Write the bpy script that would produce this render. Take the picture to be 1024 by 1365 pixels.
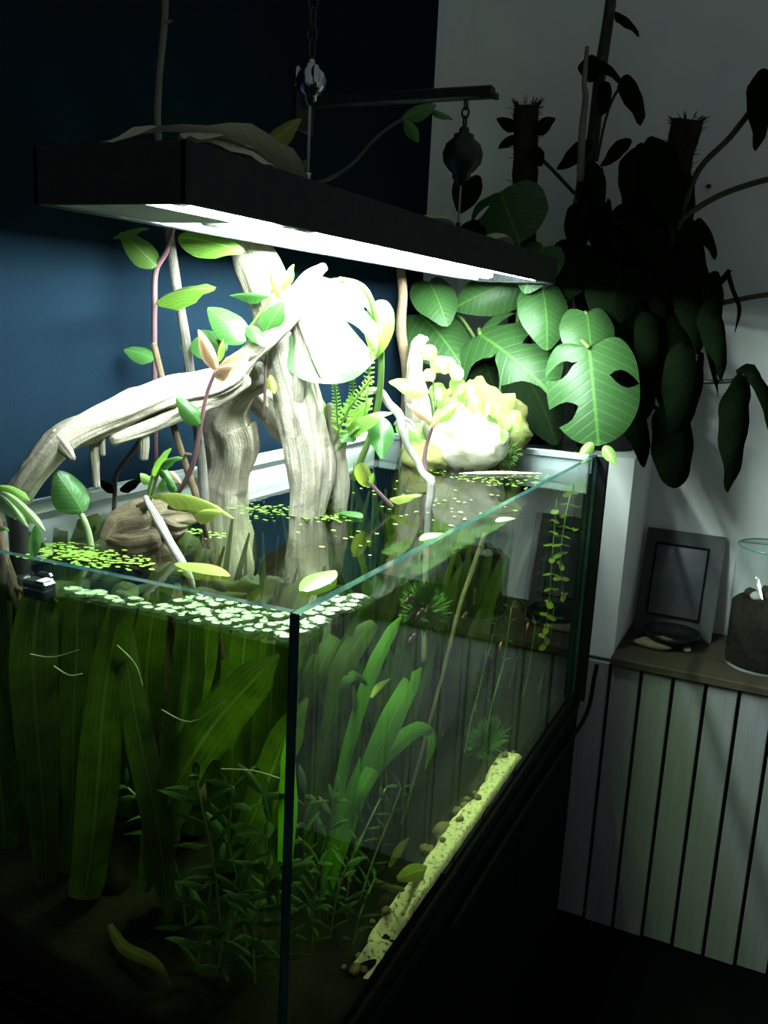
import bpy, math, random
from math import sin, cos, pi, radians, sqrt
from mathutils import Vector, Matrix, noise
random.seed(11)
for o in list(bpy.data.objects):
    bpy.data.objects.remove(o, do_unlink=True)
scene = bpy.context.scene
COL = scene.collection

# ------------------------------------------------------------------ camera
CAM_H = 1.69
F_PX, PITCH, YAW, ROLL = 1200.0, radians(12.1), radians(24.5), radians(2.9)
C = Vector((0, 0, CAM_H))
FW = Vector((-sin(YAW) * cos(PITCH), cos(YAW) * cos(PITCH), -sin(PITCH)))
_r0 = Vector((cos(YAW), sin(YAW), 0)); _u0 = _r0.cross(FW)
RT = _r0 * cos(ROLL) + _u0 * sin(ROLL)
UPV = _u0 * cos(ROLL) - _r0 * sin(ROLL)
cam_d = bpy.data.cameras.new('camera'); cam = bpy.data.objects.new('camera', cam_d); COL.objects.link(cam)
cam_d.sensor_fit = 'VERTICAL'; cam_d.sensor_height = 36.0; cam_d.lens = 36.0 * F_PX / 1365.0
cam_d.clip_start = 0.02
m = Matrix.Identity(4)
for i in range(3):
    m[i][0], m[i][1], m[i][2], m[i][3] = RT[i], UPV[i], -FW[i], C[i]
cam.matrix_world = m
scene.camera = cam

# ------------------------------------------------------------------ world and exposure
LAMP_STRENGTH = 340.0
world = bpy.data.worlds.new('world'); scene.world = world; world.use_nodes = True
bg = world.node_tree.nodes['Background']
bg.inputs[0].default_value = (0.85, 1.0, 0.98, 1); bg.inputs[1].default_value = 0.13
scene.view_settings.view_transform = 'Standard'
scene.view_settings.look = 'None'
scene.view_settings.gamma = 1.0
scene.view_settings.use_curve_mapping = False
scene.view_settings.exposure = 0.0
try:
    scene.cycles.transparent_max_bounces = 24
    scene.cycles.max_bounces = 10
    scene.cycles.sample_clamp_indirect = 4.0
    scene.cycles.use_denoising = True
except Exception:
    pass

# ------------------------------------------------------------------ pixel helpers (a pixel is a direction; the plane gives the distance)
def ray(px, py):
    return (FW * F_PX + RT * (px - 512.0) + UPV * (682.5 - py)).normalized()
def onX(px, py, x):
    r = ray(px, py); return C + r * (x / r.x)
def onY(px, py, y):
    r = ray(px, py); return C + r * (y / r.y)
def onZ(px, py, z):
    r = ray(px, py); return C + r * ((z - CAM_H) / r.z)
def mpp(p):                        # metres per pixel at a point
    return (p - C).dot(FW) / F_PX
def V(*a): return Vector(a)

# ------------------------------------------------------------------ materials
def new_mat(name):
    mt = bpy.data.materials.new(name); mt.use_nodes = True
    nt = mt.node_tree; nt.nodes.clear()
    out = nt.nodes.new('ShaderNodeOutputMaterial')
    return mt, nt, out
def nd(nt, t, **kw):
    n = nt.nodes.new(t)
    for k, v in kw.items(): setattr(n, k, v)
    return n
def mixcol(nt, fac, a, b):
    n = nd(nt, 'ShaderNodeMix', data_type='RGBA')
    for sock, val in ((n.inputs[0], fac), (n.inputs[6], a), (n.inputs[7], b)):
        if hasattr(val, 'is_linked') or hasattr(val, 'links'): nt.links.new(val, sock)
        else: sock.default_value = val if isinstance(val, (int, float)) else (*val, 1)
    return n.outputs[2]
def math_n(nt, op, a, b=None, clamp=False):
    n = nd(nt, 'ShaderNodeMath', operation=op, use_clamp=clamp)
    for i, val in enumerate((a, b)):
        if val is None: continue
        if hasattr(val, 'links'): nt.links.new(val, n.inputs[i])
        else: n.inputs[i].default_value = val
    return n.outputs[0]
def noise_n(nt, scale, detail=4, vec=None, rough=.55):
    n = nd(nt, 'ShaderNodeTexNoise'); n.inputs['Scale'].default_value = scale
    n.inputs['Detail'].default_value = detail; n.inputs['Roughness'].default_value = rough
    if vec is not None: nt.links.new(vec, n.inputs['Vector'])
    return n.outputs['Fac']
def coord(nt, which='Object', scale=None):
    t = nd(nt, 'ShaderNodeTexCoord').outputs[which]
    if scale is None: return t
    mp = nd(nt, 'ShaderNodeMapping'); mp.inputs['Scale'].default_value = scale
    nt.links.new(t, mp.inputs[0]); return mp.outputs[0]
def ramp(nt, fac, lo, hi):
    n = nd(nt, 'ShaderNodeMapRange'); n.inputs[1].default_value = lo; n.inputs[2].default_value = hi
    nt.links.new(fac, n.inputs[0]); return n.outputs[0]
def bump(nt, h, strength, dist=.01):
    b = nd(nt, 'ShaderNodeBump'); b.inputs['Strength'].default_value = strength; b.inputs['Distance'].default_value = dist
    nt.links.new(h, b.inputs['Height']); return b.outputs[0]

def surf(name, c1, c2=None, rough=.6, scale=20, spec=.4, metal=0, bstr=0, bscale=None, cscale=None, which='Object', bdist=.004, lo=.35, hi=.65):
    mt, nt, out = new_mat(name)
    p = nd(nt, 'ShaderNodeBsdfPrincipled')
    p.inputs['Roughness'].default_value = rough; p.inputs['Metallic'].default_value = metal
    p.inputs['Specular IOR Level'].default_value = spec
    v = coord(nt, which, cscale)
    n = noise_n(nt, scale, 5, v)
    nt.links.new(mixcol(nt, ramp(nt, n, lo, hi), c1, c2 or tuple(x * .75 for x in c1)), p.inputs['Base Color'])
    if bstr:
        nb = noise_n(nt, bscale or scale * 3, 6, v)
        nt.links.new(bump(nt, nb, bstr, bdist), p.inputs['Normal'])
    nt.links.new(p.outputs[0], out.inputs[0])
    return mt

def leaf_mat(name, c1, c2, vein=None, rough=.35, trans=.25, ribs=0.0, tcol=None, spec=.45, mid=.035):
    mt, nt, out = new_mat(name)
    p = nd(nt, 'ShaderNodeBsdfPrincipled'); p.inputs['Roughness'].default_value = rough
    p.inputs['Specular IOR Level'].default_value = spec
    uv = nd(nt, 'ShaderNodeTexCoord').outputs['UV']
    sep = nd(nt, 'ShaderNodeSeparateXYZ'); nt.links.new(uv, sep.inputs[0])
    u, v = sep.outputs[0], sep.outputs[1]
    vv = math_n(nt, 'ABSOLUTE', math_n(nt, 'SUBTRACT', v, .5))
    midm = math_n(nt, 'SUBTRACT', 1.0, ramp(nt, vv, mid * .4, mid))
    n = noise_n(nt, 9, 4, coord(nt, 'Object', (3, 3, 3)))
    base = mixcol(nt, ramp(nt, n, .3, .7), c1, c2)
    # side veins running out and forward from the midrib
    ph = math_n(nt, 'SUBTRACT', u, math_n(nt, 'MULTIPLY', vv, .55))
    if ribs > 0:      # long ribs that follow the blade
        w = math_n(nt, 'SINE', math_n(nt, 'MULTIPLY', vv, ribs))
    else:
        w = math_n(nt, 'SINE', math_n(nt, 'MULTIPLY', ph, 62.0))
    wm = ramp(nt, w, .72, 1.0)
    vc = vein or tuple(min(1, x * 1.7 + .01) for x in c1)
    base = mixcol(nt, math_n(nt, 'MULTIPLY', wm, .35), base, vc)
    base = mixcol(nt, math_n(nt, 'MULTIPLY', midm, .8), base, vc)
    nt.links.new(base, p.inputs['Base Color'])
    nt.links.new(bump(nt, math_n(nt, 'MULTIPLY', math_n(nt, 'ADD', wm, midm), -1.0), .25, .002), p.inputs['Normal'])
    if trans:
        t = nd(nt, 'ShaderNodeBsdfTranslucent')
        hs = nd(nt, 'ShaderNodeHueSaturation'); hs.inputs['Saturation'].default_value = 1.15; hs.inputs['Value'].default_value = 1.5
        nt.links.new(base, hs.inputs['Color']); nt.links.new(hs.outputs[0], t.inputs[0])
        mx = nd(nt, 'ShaderNodeMixShader'); mx.inputs[0].default_value = trans
        nt.links.new(p.outputs[0], mx.inputs[1]); nt.links.new(t.outputs[0], mx.inputs[2])
        nt.links.new(mx.outputs[0], out.inputs[0])
    else:
        nt.links.new(p.outputs[0], out.inputs[0])
    return mt

def glass_mat(name, tint, f0, ripple=0, rscale=20, volume=None, refl=True):
    """thin clear sheet: straight-through tint plus angle-dependent mirror reflection"""
    mt, nt, out = new_mat(name)
    tr = nd(nt, 'ShaderNodeBsdfTransparent'); tr.inputs[0].default_value = (*tint, 1)
    if refl:
        g = nd(nt, 'ShaderNodeNewGeometry')
        dt = nd(nt, 'ShaderNodeVectorMath', operation='DOT_PRODUCT')
        nt.links.new(g.outputs['Normal'], dt.inputs[0]); nt.links.new(g.outputs['Incoming'], dt.inputs[1])
        one = math_n(nt, 'SUBTRACT', 1.0, math_n(nt, 'ABSOLUTE', dt.outputs['Value']), True)
        fac = math_n(nt, 'ADD', math_n(nt, 'MULTIPLY', math_n(nt, 'POWER', one, 5.0), 1 - f0), f0, True)
        gl = nd(nt, 'ShaderNodeBsdfGlossy'); gl.inputs['Roughness'].default_value = 0.0
        gl.inputs[0].default_value = (1, 1, 1, 1)
        if ripple:
            nt.links.new(bump(nt, noise_n(nt, rscale, 3, coord(nt, 'Object')), ripple, .004), gl.inputs['Normal'])
        mx = nd(nt, 'ShaderNodeMixShader')
        nt.links.new(fac, mx.inputs[0]); nt.links.new(tr.outputs[0], mx.inputs[1]); nt.links.new(gl.outputs[0], mx.inputs[2])
        nt.links.new(mx.outputs[0], out.inputs[0])
    else:
        nt.links.new(tr.outputs[0], out.inputs[0])
    if volume:
        va = nd(nt, 'ShaderNodeVolumeAbsorption'); va.inputs[0].default_value = (*volume[0], 1); va.inputs[1].default_value = volume[1]
        nt.links.new(va.outputs[0], out.inputs[1])
    return mt

def wood_mat(name, c1, c2, rough=.8, g=1.0, bstr=.9):
    mt, nt, out = new_mat(name)
    p = nd(nt, 'ShaderNodeBsdfPrincipled'); p.inputs['Roughness'].default_value = rough; p.inputs['Specular IOR Level'].default_value = .25
    uv = coord(nt, 'UV', (40 * g, 5 * g, 1))     # u runs around the limb, v along it
    n1 = noise_n(nt, 1.0, 6, uv, .65)
    n2 = noise_n(nt, 14, 4, coord(nt, 'Object'))
    a = mixcol(nt, ramp(nt, n1, .3, .68), c2, c1)
    a = mixcol(nt, math_n(nt, 'MULTIPLY', ramp(nt, n2, .42, .68), .75), a, c2)
    n3 = noise_n(nt, 45, 5, coord(nt, 'Object'), .7)
    a = mixcol(nt, math_n(nt, 'MULTIPLY', ramp(nt, n3, .58, .72), .6), a, tuple(x * .4 for x in c2))
    nt.links.new(a, p.inputs['Base Color'])
    nt.links.new(bump(nt, math_n(nt, 'ADD', n1, n3), bstr, .005), p.inputs['Normal'])
    nt.links.new(p.outputs[0], out.inputs[0])
    return mt

def emit_mat(name, col, s):
    mt, nt, out = new_mat(name)
    e = nd(nt, 'ShaderNodeEmission'); e.inputs[0].default_value = (*col, 1); e.inputs[1].default_value = s
    nt.links.new(e.outputs[0], out.inputs[0]); return mt

M = {}
M['white_wall'] = surf('white_wall_paint', (.72, .74, .72), (.66, .68, .67), .9, 6, .2, bstr=.08, bscale=180)
M['dark_wall'] = surf('dark_blue_wall_paint', (.0062, .0140, .0245), (.0052, .0115, .0205), .9, 5, 0.0, bstr=.25, bscale=260)
M['floor'] = surf('dark_floor', (.004, .004, .005), (.003, .003, .004), .9, 12, 0.0)
M['slat'] = surf('white_painted_wood', (.235, .235, .24), (.20, .20, .205), .7, 9, .15, bstr=.15, bscale=20, cscale=(9, 9, .5))
M['slat_back'] = surf('dark_gap_board', (.02, .022, .022), None, .9, 8, .1)
M['ledge'] = surf('brown_ledge_wood', (.055, .045, .028), (.035, .028, .018), .7, 12, .15, cscale=(.6, 8, 8), bstr=.1)
M['black_cabinet'] = surf('black_cabinet_laminate', (.004, .004, .005), None, .8, 9, .03)
M['black_trim'] = surf('black_trim', (.005, .005, .006), None, .7, 30, .06)
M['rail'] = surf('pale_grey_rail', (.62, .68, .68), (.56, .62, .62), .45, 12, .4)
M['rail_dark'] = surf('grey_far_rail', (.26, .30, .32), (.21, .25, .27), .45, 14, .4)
M['silicone'] = surf('black_silicone', (.008, .010, .010), None, .3, 30, .4)
M['glass'] = glass_mat('tank_glass', (.97, .99, .98), .035)
M['glass_in'] = glass_mat('tank_glass_inner_face', (.98, 1, .99), .012)
M['glass_edge'] = surf('green_glass_edge', (.02, .06, .055), (.012, .035, .035), .08, 40, .7)
M['jar_glass'] = glass_mat('jar_glass', (.93, .97, .96), .05)
M['jar_rim'] = surf('jar_rim_glass', (.10, .26, .22), (.07, .18, .15), .1, 30, .6)
WVOL = ((.76, .87, .58), 2.6)
M['water_top'] = glass_mat('water_surface', (.95, .98, .94), .021, ripple=.06, rscale=26, volume=WVOL)
M['water_side'] = glass_mat('water_body', (1, 1, 1), 0, volume=WVOL, refl=False)
M['housing'] = surf('black_lamp_housing', (.035, .037, .038), (.028, .030, .031), .85, 60, .08, bstr=.12, bscale=240)
M['reflector'] = surf('grey_lamp_reflector', (.30, .33, .34), None, .35, 20, .5)
M['tube'] = emit_mat('lit_fluorescent_tube', (.80, 1.0, .93), LAMP_STRENGTH)
M['endcap'] = surf('tube_end_cap', (.25, .25, .24), None, .4, 30, .5)
M['ballast'] = surf('grey_ballast_cover', (.22, .23, .23), None, .5, 30, .4)
M['steel'] = surf('polished_steel', (.55, .58, .6), None, .18, 30, .5, metal=1)
M['rope'] = surf('pale_cord', (.45, .47, .45), (.3, .3, .3), .8, 60, .2)
M['iron'] = surf('black_iron', (.012, .012, .012), None, .42, 40, .4)
M['driftwood'] = wood_mat('bleached_driftwood', (.62, .57, .49), (.27, .215, .15))
M['driftwood_wet'] = wood_mat('wet_driftwood', (.26, .20, .12), (.10, .075, .045), rough=.35)
M['pale_twig'] = wood_mat('bleached_white_twig', (.75, .73, .70), (.5, .45, .42))
M['stick'] = wood_mat('brown_stick', (.26, .18, .11), (.12, .08, .05))
M['grey_stick'] = wood_mat('grey_stick', (.34, .31, .28), (.16, .14, .12))
M['purple_stem'] = surf('purple_stem', (.20, .09, .12), (.13, .08, .08), .5, 30)
M['green_stem'] = surf('green_stem', (.13, .22, .05), (.10, .18, .04), .45, 30)
M['pale_stem'] = surf('pale_green_stem', (.32, .40, .22), (.25, .33, .16), .45, 30)
M['dark_stem'] = surf('dark_stem', (.028, .032, .018), (.02, .02, .012), .6, 30)
M['brown_stem'] = surf('brown_stem', (.07, .045, .03), None, .6, 30)
M['leaf'] = leaf_mat('mid_green_leaf', (.060, .17, .040), (.048, .14, .036), (.13, .27, .07))
M['leaf_vine'] = leaf_mat('striped_vine_leaf', (.13, .24, .05), (.09, .18, .04), (.26, .38, .12), ribs=70)
M['leaf_monstera'] = leaf_mat('glossy_monstera_leaf', (.034, .088, .024), (.026, .070, .020), (.075, .19, .035), rough=.45, trans=.16, spec=.3, mid=.022)
M['leaf_shade'] = leaf_mat('shade_darkened_leaf', (.0045, .0085, .0035), (.003, .006, .0025), (.007, .014, .004), rough=.8, trans=.02, spec=.0, mid=.02)  # shade on the unlit leaves is put into this near-black colour
M['leaf_bright'] = leaf_mat('bright_yellow_green_leaf', (.22, .38, .08), (.17, .31, .06), (.34, .48, .18), trans=.35)
M['leaf_glare'] = leaf_mat('glare_paled_leaf', (.30, .50, .27), (.26, .44, .22), (.42, .60, .36), trans=.3, rough=.3)  # colour paled towards white to carry the lamp's glare
M['leaf_olive'] = leaf_mat('olive_yellow_leaf', (.30, .36, .07), (.22, .28, .06), (.42, .46, .16), trans=.3)
M['leaf_pink'] = leaf_mat('pinkish_young_leaf', (.50, .30, .20), (.42, .27, .17), (.55, .38, .28), trans=.3)
M['leaf_pale'] = leaf_mat('pale_striped_leaf', (.38, .50, .26), (.2, .36, .10), (.7, .75, .6), ribs=60, trans=.3)
M['leaf_dry'] = leaf_mat('dry_pale_leaf', (.60, .59, .46), (.44, .45, .30), (.66, .64, .5), trans=.15, rough=.7)
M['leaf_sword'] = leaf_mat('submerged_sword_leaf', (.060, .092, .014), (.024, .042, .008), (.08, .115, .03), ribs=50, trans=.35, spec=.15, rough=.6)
M['leaf_sword_lit'] = leaf_mat('lit_sword_leaf', (.10, .24, .025), (.07, .18, .02), (.15, .30, .04), ribs=50, trans=.4, spec=.15, rough=.6)  # lit copy of the sword leaf, lamplight put into the brighter colour
M['leaf_weed'] = leaf_mat('submerged_stem_leaf', (.040, .085, .014), (.022, .05, .009), (.06, .11, .025), trans=.3, spec=.15, rough=.6)
M['leaf_weed_yellow'] = leaf_mat('submerged_yellowing_leaf', (.30, .34, .05), (.20, .26, .04), None, trans=.35, spec=.15, rough=.6)
M['leaf_sunken'] = leaf_mat('dull_sunken_leaf', (.10, .10, .02), (.05, .055, .012), None, trans=.3, spec=.1, rough=.7)  # darker, duller yellow for the leaf behind the end glass
M['pad'] = leaf_mat('floating_pad_leaf', (.40, .54, .28), (.30, .48, .20), (.5, .6, .38), trans=.2, rough=.3)
M['duckweed'] = surf('duckweed', (.24, .40, .06), (.15, .28, .03), .5, 60)
M['moss'] = surf('green_moss', (.06, .15, .02), (.03, .08, .012), .9, 60)
M['mosspole'] = surf('brown_moss_pole', (.035, .028, .014), (.02, .016, .009), .95, 40, .1, bstr=.8, bscale=90, bdist=.01)
M['rock_pale'] = surf('pale_limestone', (.62, .60, .52), (.42, .38, .28), .85, 18, .2, bstr=.5, bscale=50)
M['rock_moss'] = surf('mossy_brown_rock', (.20, .17, .07), (.10, .13, .03), .9, 22, .2, bstr=.7, bscale=50)
M['rock_dark'] = surf('dark_submerged_rock', (.045, .040, .025), (.03, .03, .015), .9, 18, .2, bstr=.5, bscale=50)
M['pebble'] = surf('brown_pebble', (.20, .12, .05), (.12, .08, .04), .7, 25, .3)
M['soil'] = surf('dark_aquarium_soil', (.009, .0075, .004), (.005, .004, .0025), .95, 120, .1, bstr=.6, bscale=200)
M['sand'] = surf('pale_sand', (.84, .68, .46), (.14, .10, .045), .9, 130, .1, bstr=.5, bscale=300, lo=.52, hi=.66)
M['pot'] = surf('dark_plant_pot', (.015, .014, .013), None, .6, 20, .3)
M['potsoil'] = surf('black_potting_soil', (.012, .010, .008), (.02, .016, .01), .95, 60, .1, bstr=.8, bscale=80)
M['slate'] = surf('dark_grey_slate', (.036, .039, .040), (.027, .030, .031), .5, 14, .4, bstr=.05)
M['slate_panel'] = surf('glossy_grey_panel', (.06, .066, .07), (.03, .034, .037), .2, 8, .5)
M['dish'] = surf('black_glazed_dish', (.006, .006, .007), None, .4, 20, .3)
M['white_stone'] = surf('pale_pebble', (.45, .44, .38), (.36, .35, .3), .8, 25)
M['beige_rock'] = surf('beige_flat_rock', (.20, .18, .11), (.12, .11, .07), .9, 25, .2, bstr=.5)
M['hose'] = surf('black_rubber_hose', (.010, .010, .011), None, .38, 40, .45)
M['plastic'] = surf('black_plastic', (.016, .018, .019), None, .25, 40, .5)
M['fish'] = surf('dark_fish_skin', (.03, .022, .02), (.10, .045, .035), .3, 60, .5)
M['fish_orange'] = surf('orange_fish_skin', (.6, .16, .05), (.5, .1, .04), .4, 60, .4)
M['root'] = surf('pale_root', (.35, .38, .22), None, .7, 40, .2)

# ------------------------------------------------------------------ mesh building
ORG = {}
class MB:
    def __init__(s): s.v = []; s.f = []; s.uv = []; s.mi = []
    def add(s, verts, faces, uvs=None, mi=0):
        b = len(s.v); s.v += [Vector(x) for x in verts]; s.uv += list(uvs) if uvs else [(0, 0)] * len(verts)
        for f in faces: s.f.append([b + i for i in f]); s.mi.append(mi)
        return s
    def box(s, lo, hi, mi=0):
        x0, y0, z0 = lo; x1, y1, z1 = hi
        return s.add([(x0, y0, z0), (x1, y0, z0), (x1, y1, z0), (x0, y1, z0), (x0, y0, z1), (x1, y0, z1), (x1, y1, z1), (x0, y1, z1)],
                     [(0, 3, 2, 1), (4, 5, 6, 7), (0, 1, 5, 4), (1, 2, 6, 5), (2, 3, 7, 6), (3, 0, 4, 7)], mi=mi)
    def bevbox(s, lo, hi, b, mi=0):
        """box with all edges chamfered by b"""
        lo = Vector(lo); hi = Vector(hi); c = (lo + hi) / 2; h = (hi - lo) / 2
        pts = {}; vs = []
        for sx in (-1, 1):
            for sy in (-1, 1):
                for sz in (-1, 1):
                    for ax in range(3):
                        p = Vector((sx * (h.x - b), sy * (h.y - b), sz * (h.z - b))); p[ax] = (sx, sy, sz)[ax] * h[ax]
                        pts[(sx, sy, sz, ax)] = len(vs); vs.append(c + p)
        fs = []
        for ax in range(3):
            o1, o2 = [a for a in range(3) if a != ax]
            for sg in (-1, 1):
                q = []
                for a, bb in ((-1, -1), (1, -1), (1, 1), (-1, 1)):
                    k = [0, 0, 0]; k[ax] = sg; k[o1] = a; k[o2] = bb; q.append(pts[(*k, ax)])
                fs.append(q)
        for ax in range(3):
            o1, o2 = [a for a in range(3) if a != ax]
            for a in (-1, 1):
                for bb in (-1, 1):
                    k0 = [0, 0, 0]; k0[ax] = -1; k0[o1] = a; k0[o2] = bb; k1 = list(k0); k1[ax] = 1
                    fs.append([pts[(*k0, o1)], pts[(*k1, o1)], pts[(*k1, o2)], pts[(*k0, o2)]])
        for sx in (-1, 1):
            for sy in (-1, 1):
                for sz in (-1, 1): fs.append([pts[(sx, sy, sz, a)] for a in range(3)])
        return s.add(vs, fs, mi=mi)
    def tube(s, pts, radii, n=8, rough=0.0, seed=0.0, freq=3.0, mi=0, cap=True):
        pts = [Vector(p) for p in pts]; K = len(pts)
        if isinstance(radii, (int, float)): radii = [radii] * K
        b = len(s.v); L = 0; prev = None; nrm = None
        for i, p in enumerate(pts):
            t = (pts[min(i + 1, K - 1)] - pts[max(i - 1, 0)])
            t = t.normalized() if t.length > 1e-9 else Vector((0, 0, 1))
            if nrm is None:
                nrm = t.orthogonal().normalized()
            else:
                nrm = (nrm - t * nrm.dot(t)); nrm = nrm.normalized() if nrm.length > 1e-6 else t.orthogonal().normalized()
            bi = t.cross(nrm)
            if prev is not None: L += (p - prev).length
            prev = p
            for j in range(n):
                a = 2 * pi * j / n; r = radii[i]
                if rough:
                    q = Vector((cos(a) * 1.6 + seed, sin(a) * 1.6 + seed * .7, L * freq * 4 + seed))
                    g = Vector((cos(a) * 4.2 + seed, sin(a) * 4.2, L * freq * 1.5 - seed))
                    r *= 1 + rough * (noise.noise(q * .6) + .6 * noise.noise(q * 1.7) - .75 * abs(noise.noise(g)) + .25 * noise.noise(g * 2.1))
                s.v.append(p + (nrm * cos(a) + bi * sin(a)) * r)
                s.uv.append((j / n if j <= n / 2 else 1 - j / n, L))
        for i in range(K - 1):
            for j in range(n):
                s.f.append([b + i * n + j, b + i * n + (j + 1) % n, b + (i + 1) * n + (j + 1) % n, b + (i + 1) * n + j]); s.mi.append(mi)
        if cap:
            for i, rev in ((0, True), (K - 1, False)):
                f = [b + i * n + j for j in range(n)]
                s.f.append(f[::-1] if rev else f); s.mi.append(mi)
        return s
    def lathe(s, c, prof, n=24, mi=0, axis=None):
        c = Vector(c); b = len(s.v); K = len(prof)
        for (r, z) in prof:
            for j in range(n):
                a = 2 * pi * j / n; s.v.append(c + Vector((r * cos(a), r * sin(a), z))); s.uv.append((j / n, z))
        for i in range(K - 1):
            for j in range(n):
                s.f.append([b + i * n + j, b + i * n + (j + 1) % n, b + (i + 1) * n + (j + 1) % n, b + (i + 1) * n + j]); s.mi.append(mi)
        if prof[0][0] > 1e-5: s.f.append([b + j for j in range(n)][::-1]); s.mi.append(mi)
        if prof[-1][0] > 1e-5: s.f.append([b + (K - 1) * n + j for j in range(n)]); s.mi.append(mi)
        return s
    def blob(s, c, r, seed=0, amp=.25, freq=1.6, rings=14, segs=20, flat=1.0, mi=0, ridge=False):
        c = Vector(c); r = Vector(r) if not isinstance(r, (int, float)) else Vector((r, r, r)); b = len(s.v)
        for i in range(rings + 1):
            th = pi * i / rings
            for j in range(segs):
                a = 2 * pi * j / segs
                d = Vector((sin(th) * cos(a), sin(th) * sin(a), cos(th)))
                q = d * freq + Vector((seed, seed * 1.7, -seed))
                k = 1 + amp * (noise.noise(q) + .5 * noise.noise(q * 2.1) + .3 * noise.noise(q * 4.5))
                if ridge: k = 1 + amp * (1 - 2 * abs(noise.noise(q)) + .5 * noise.noise(q * 2.7) + .3 * noise.noise(q * 5)) - amp * .5
                s.v.append(c + Vector((d.x * r.x, d.y * r.y, d.z * r.z * flat)) * k); s.uv.append((j / segs, i / rings))
        for i in range(rings):
            for j in range(segs):
                s.f.append([b + i * segs + j, b + (i + 1) * segs + j, b + (i + 1) * segs + (j + 1) % segs, b + i * segs + (j + 1) % segs]); s.mi.append(mi)
        return s
    def ribbon(s, pts, widths, normal, cup=.15, nv=4, wave=0.0, seed=0, mi=0):
        """blade that follows a line of points"""
        b = len(s.v); K = len(pts)
        for i, p in enumerate(pts):
            t = (pts[min(i + 1, K - 1)] - pts[max(i - 1, 0)]).normalized()
            nn = (normal - t * normal.dot(t)).normalized(); sd = t.cross(nn)
            for j in range(nv + 1):
                v = j / nv - .5; w = widths[i]
                off = nn * (-cup * w * 4 * v * v + wave * w * sin(i * 1.9 + seed) * abs(v) * 2 * (1 if v > 0 else -.6))
                s.v.append(p + sd * (v * w) + off); s.uv.append((i / (K - 1), v + .5))
        for i in range(K - 1):
            for j in range(nv):
                a = b + i * (nv + 1) + j; s.f.append([a, a + 1, a + nv + 2, a + nv + 1]); s.mi.append(mi)
        return s
    def mesh(s, name, mats, o=Vector((0, 0, 0)), smooth=True):
        me = bpy.data.meshes.new(name)
        me.from_pydata([tuple(v - o) for v in s.v], [], s.f)
        uvl = me.uv_layers.new(name='UVMap')
        idx = [0] * len(me.loops); me.loops.foreach_get('vertex_index', idx)
        flat = []
        for i in idx: flat += s.uv[i]
        uvl.data.foreach_set('uv', flat)
        for mt in (mats if isinstance(mats, (list, tuple)) else [mats]): me.materials.append(M[mt] if isinstance(mt, str) else mt)
        me.polygons.foreach_set('material_index', s.mi)
        me.polygons.foreach_set('use_smooth', [smooth] * len(me.polygons))
        me.update(); return me
    def build(s, name, mats, parent=None, smooth=True, origin=None):
        if parent is not None: o = ORG[parent.name]
        elif origin is not None: o = Vector(origin)
        else:
            xs = [v.x for v in s.v]; ys = [v.y for v in s.v]; zs = [v.z for v in s.v]
            o = Vector(((min(xs) + max(xs)) / 2, (min(ys) + max(ys)) / 2, min(zs)))
        ob = bpy.data.objects.new(name, s.mesh(name, mats, o, smooth)); COL.objects.link(ob)
        if parent is not None: ob.parent = parent
        else: ob.location = o
        ORG[ob.name] = o
        return ob
def tag(o, label=None, cat=None, group=None, kind=None):
    if label: o['label'] = label
    if cat: o['category'] = cat
    if group: o['group'] = group
    if kind: o['kind'] = kind
    return o
def thing(name, label, cat, loc, group=None):
    o = bpy.data.objects.new(name, None); COL.objects.link(o); o.location = loc; o.empty_display_size = .05
    ORG[o.name] = Vector(loc); return tag(o, label, cat, group)
def put(me, name, parent, loc):      # a copy of a mesh at a world place
    ob = bpy.data.objects.new(name, me); COL.objects.link(ob)
    if parent is not None: ob.parent = parent; ob.location = Vector(loc) - ORG[parent.name]
    else: ob.location = loc
    return ob
def spline(pts, k=6, vals=None):
    """Catmull-Rom through points (and matching values)"""
    P = [Vector(p) for p in pts]; out = []; ov = []
    for i in range(len(P) - 1):
        p0, p1, p2, p3 = P[max(i - 1, 0)], P[i], P[i + 1], P[min(i + 2, len(P) - 1)]
        for j in range(k):
            t = j / k
            out.append(.5 * ((2 * p1) + (p2 - p0) * t + (2 * p0 - 5 * p1 + 4 * p2 - p3) * t * t + (3 * p1 - p0 - 3 * p2 + p3) * t ** 3))
            if vals: ov.append(vals[i] + (vals[i + 1] - vals[i]) * (t * t * (3 - 2 * t)))
    out.append(P[-1])
    if vals: ov.append(vals[-1]); return out, ov
    return out

# ------------------------------------------------------------------ leaves
SHAPES = {
    'ovate': [(0, 0), (.2, .03), (.42, .18), (.5, .38), (.42, .62), (.22, .85), (0, 1)],
    'lance': [(0, 0), (.2, .08), (.42, .28), (.5, .48), (.4, .7), (.2, .88), (0, 1)],
    'heart': [(0, 0), (.13, -.11), (.31, -.12), (.46, .06), (.5, .30), (.43, .58), (.23, .84), (0, 1)],
    'broad': [(0, 0), (.14, -.07), (.34, -.08), (.48, .12), (.5, .40), (.46, .66), (.28, .90), (0, 1)],
    'round': [(0, 0), (.22, -.06), (.43, .12), (.5, .42), (.44, .72), (.24, .94), (0, 1)],
}
def outline(shape, t):
    P = SHAPES[shape]; n = len(P) - 1; x = min(max(t, 0), .99999) * n; i = int(x); f = x - i
    p0, p1, p2, p3 = [Vector(P[min(max(k, 0), n)]) for k in (i - 1, i, i + 1, i + 2)]
    if i == 0: p0 = Vector((-P[1][0], P[1][1]))
    if i == n - 1: p3 = Vector((-P[n - 1][0], P[n - 1][1]))
    return .5 * ((2 * p1) + (p2 - p0) * f + (2 * p0 - 5 * p1 + 4 * p2 - p3) * f * f + (3 * p1 - p0 - 3 * p2 + p3) * f ** 3)
_leafcache = {}
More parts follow.
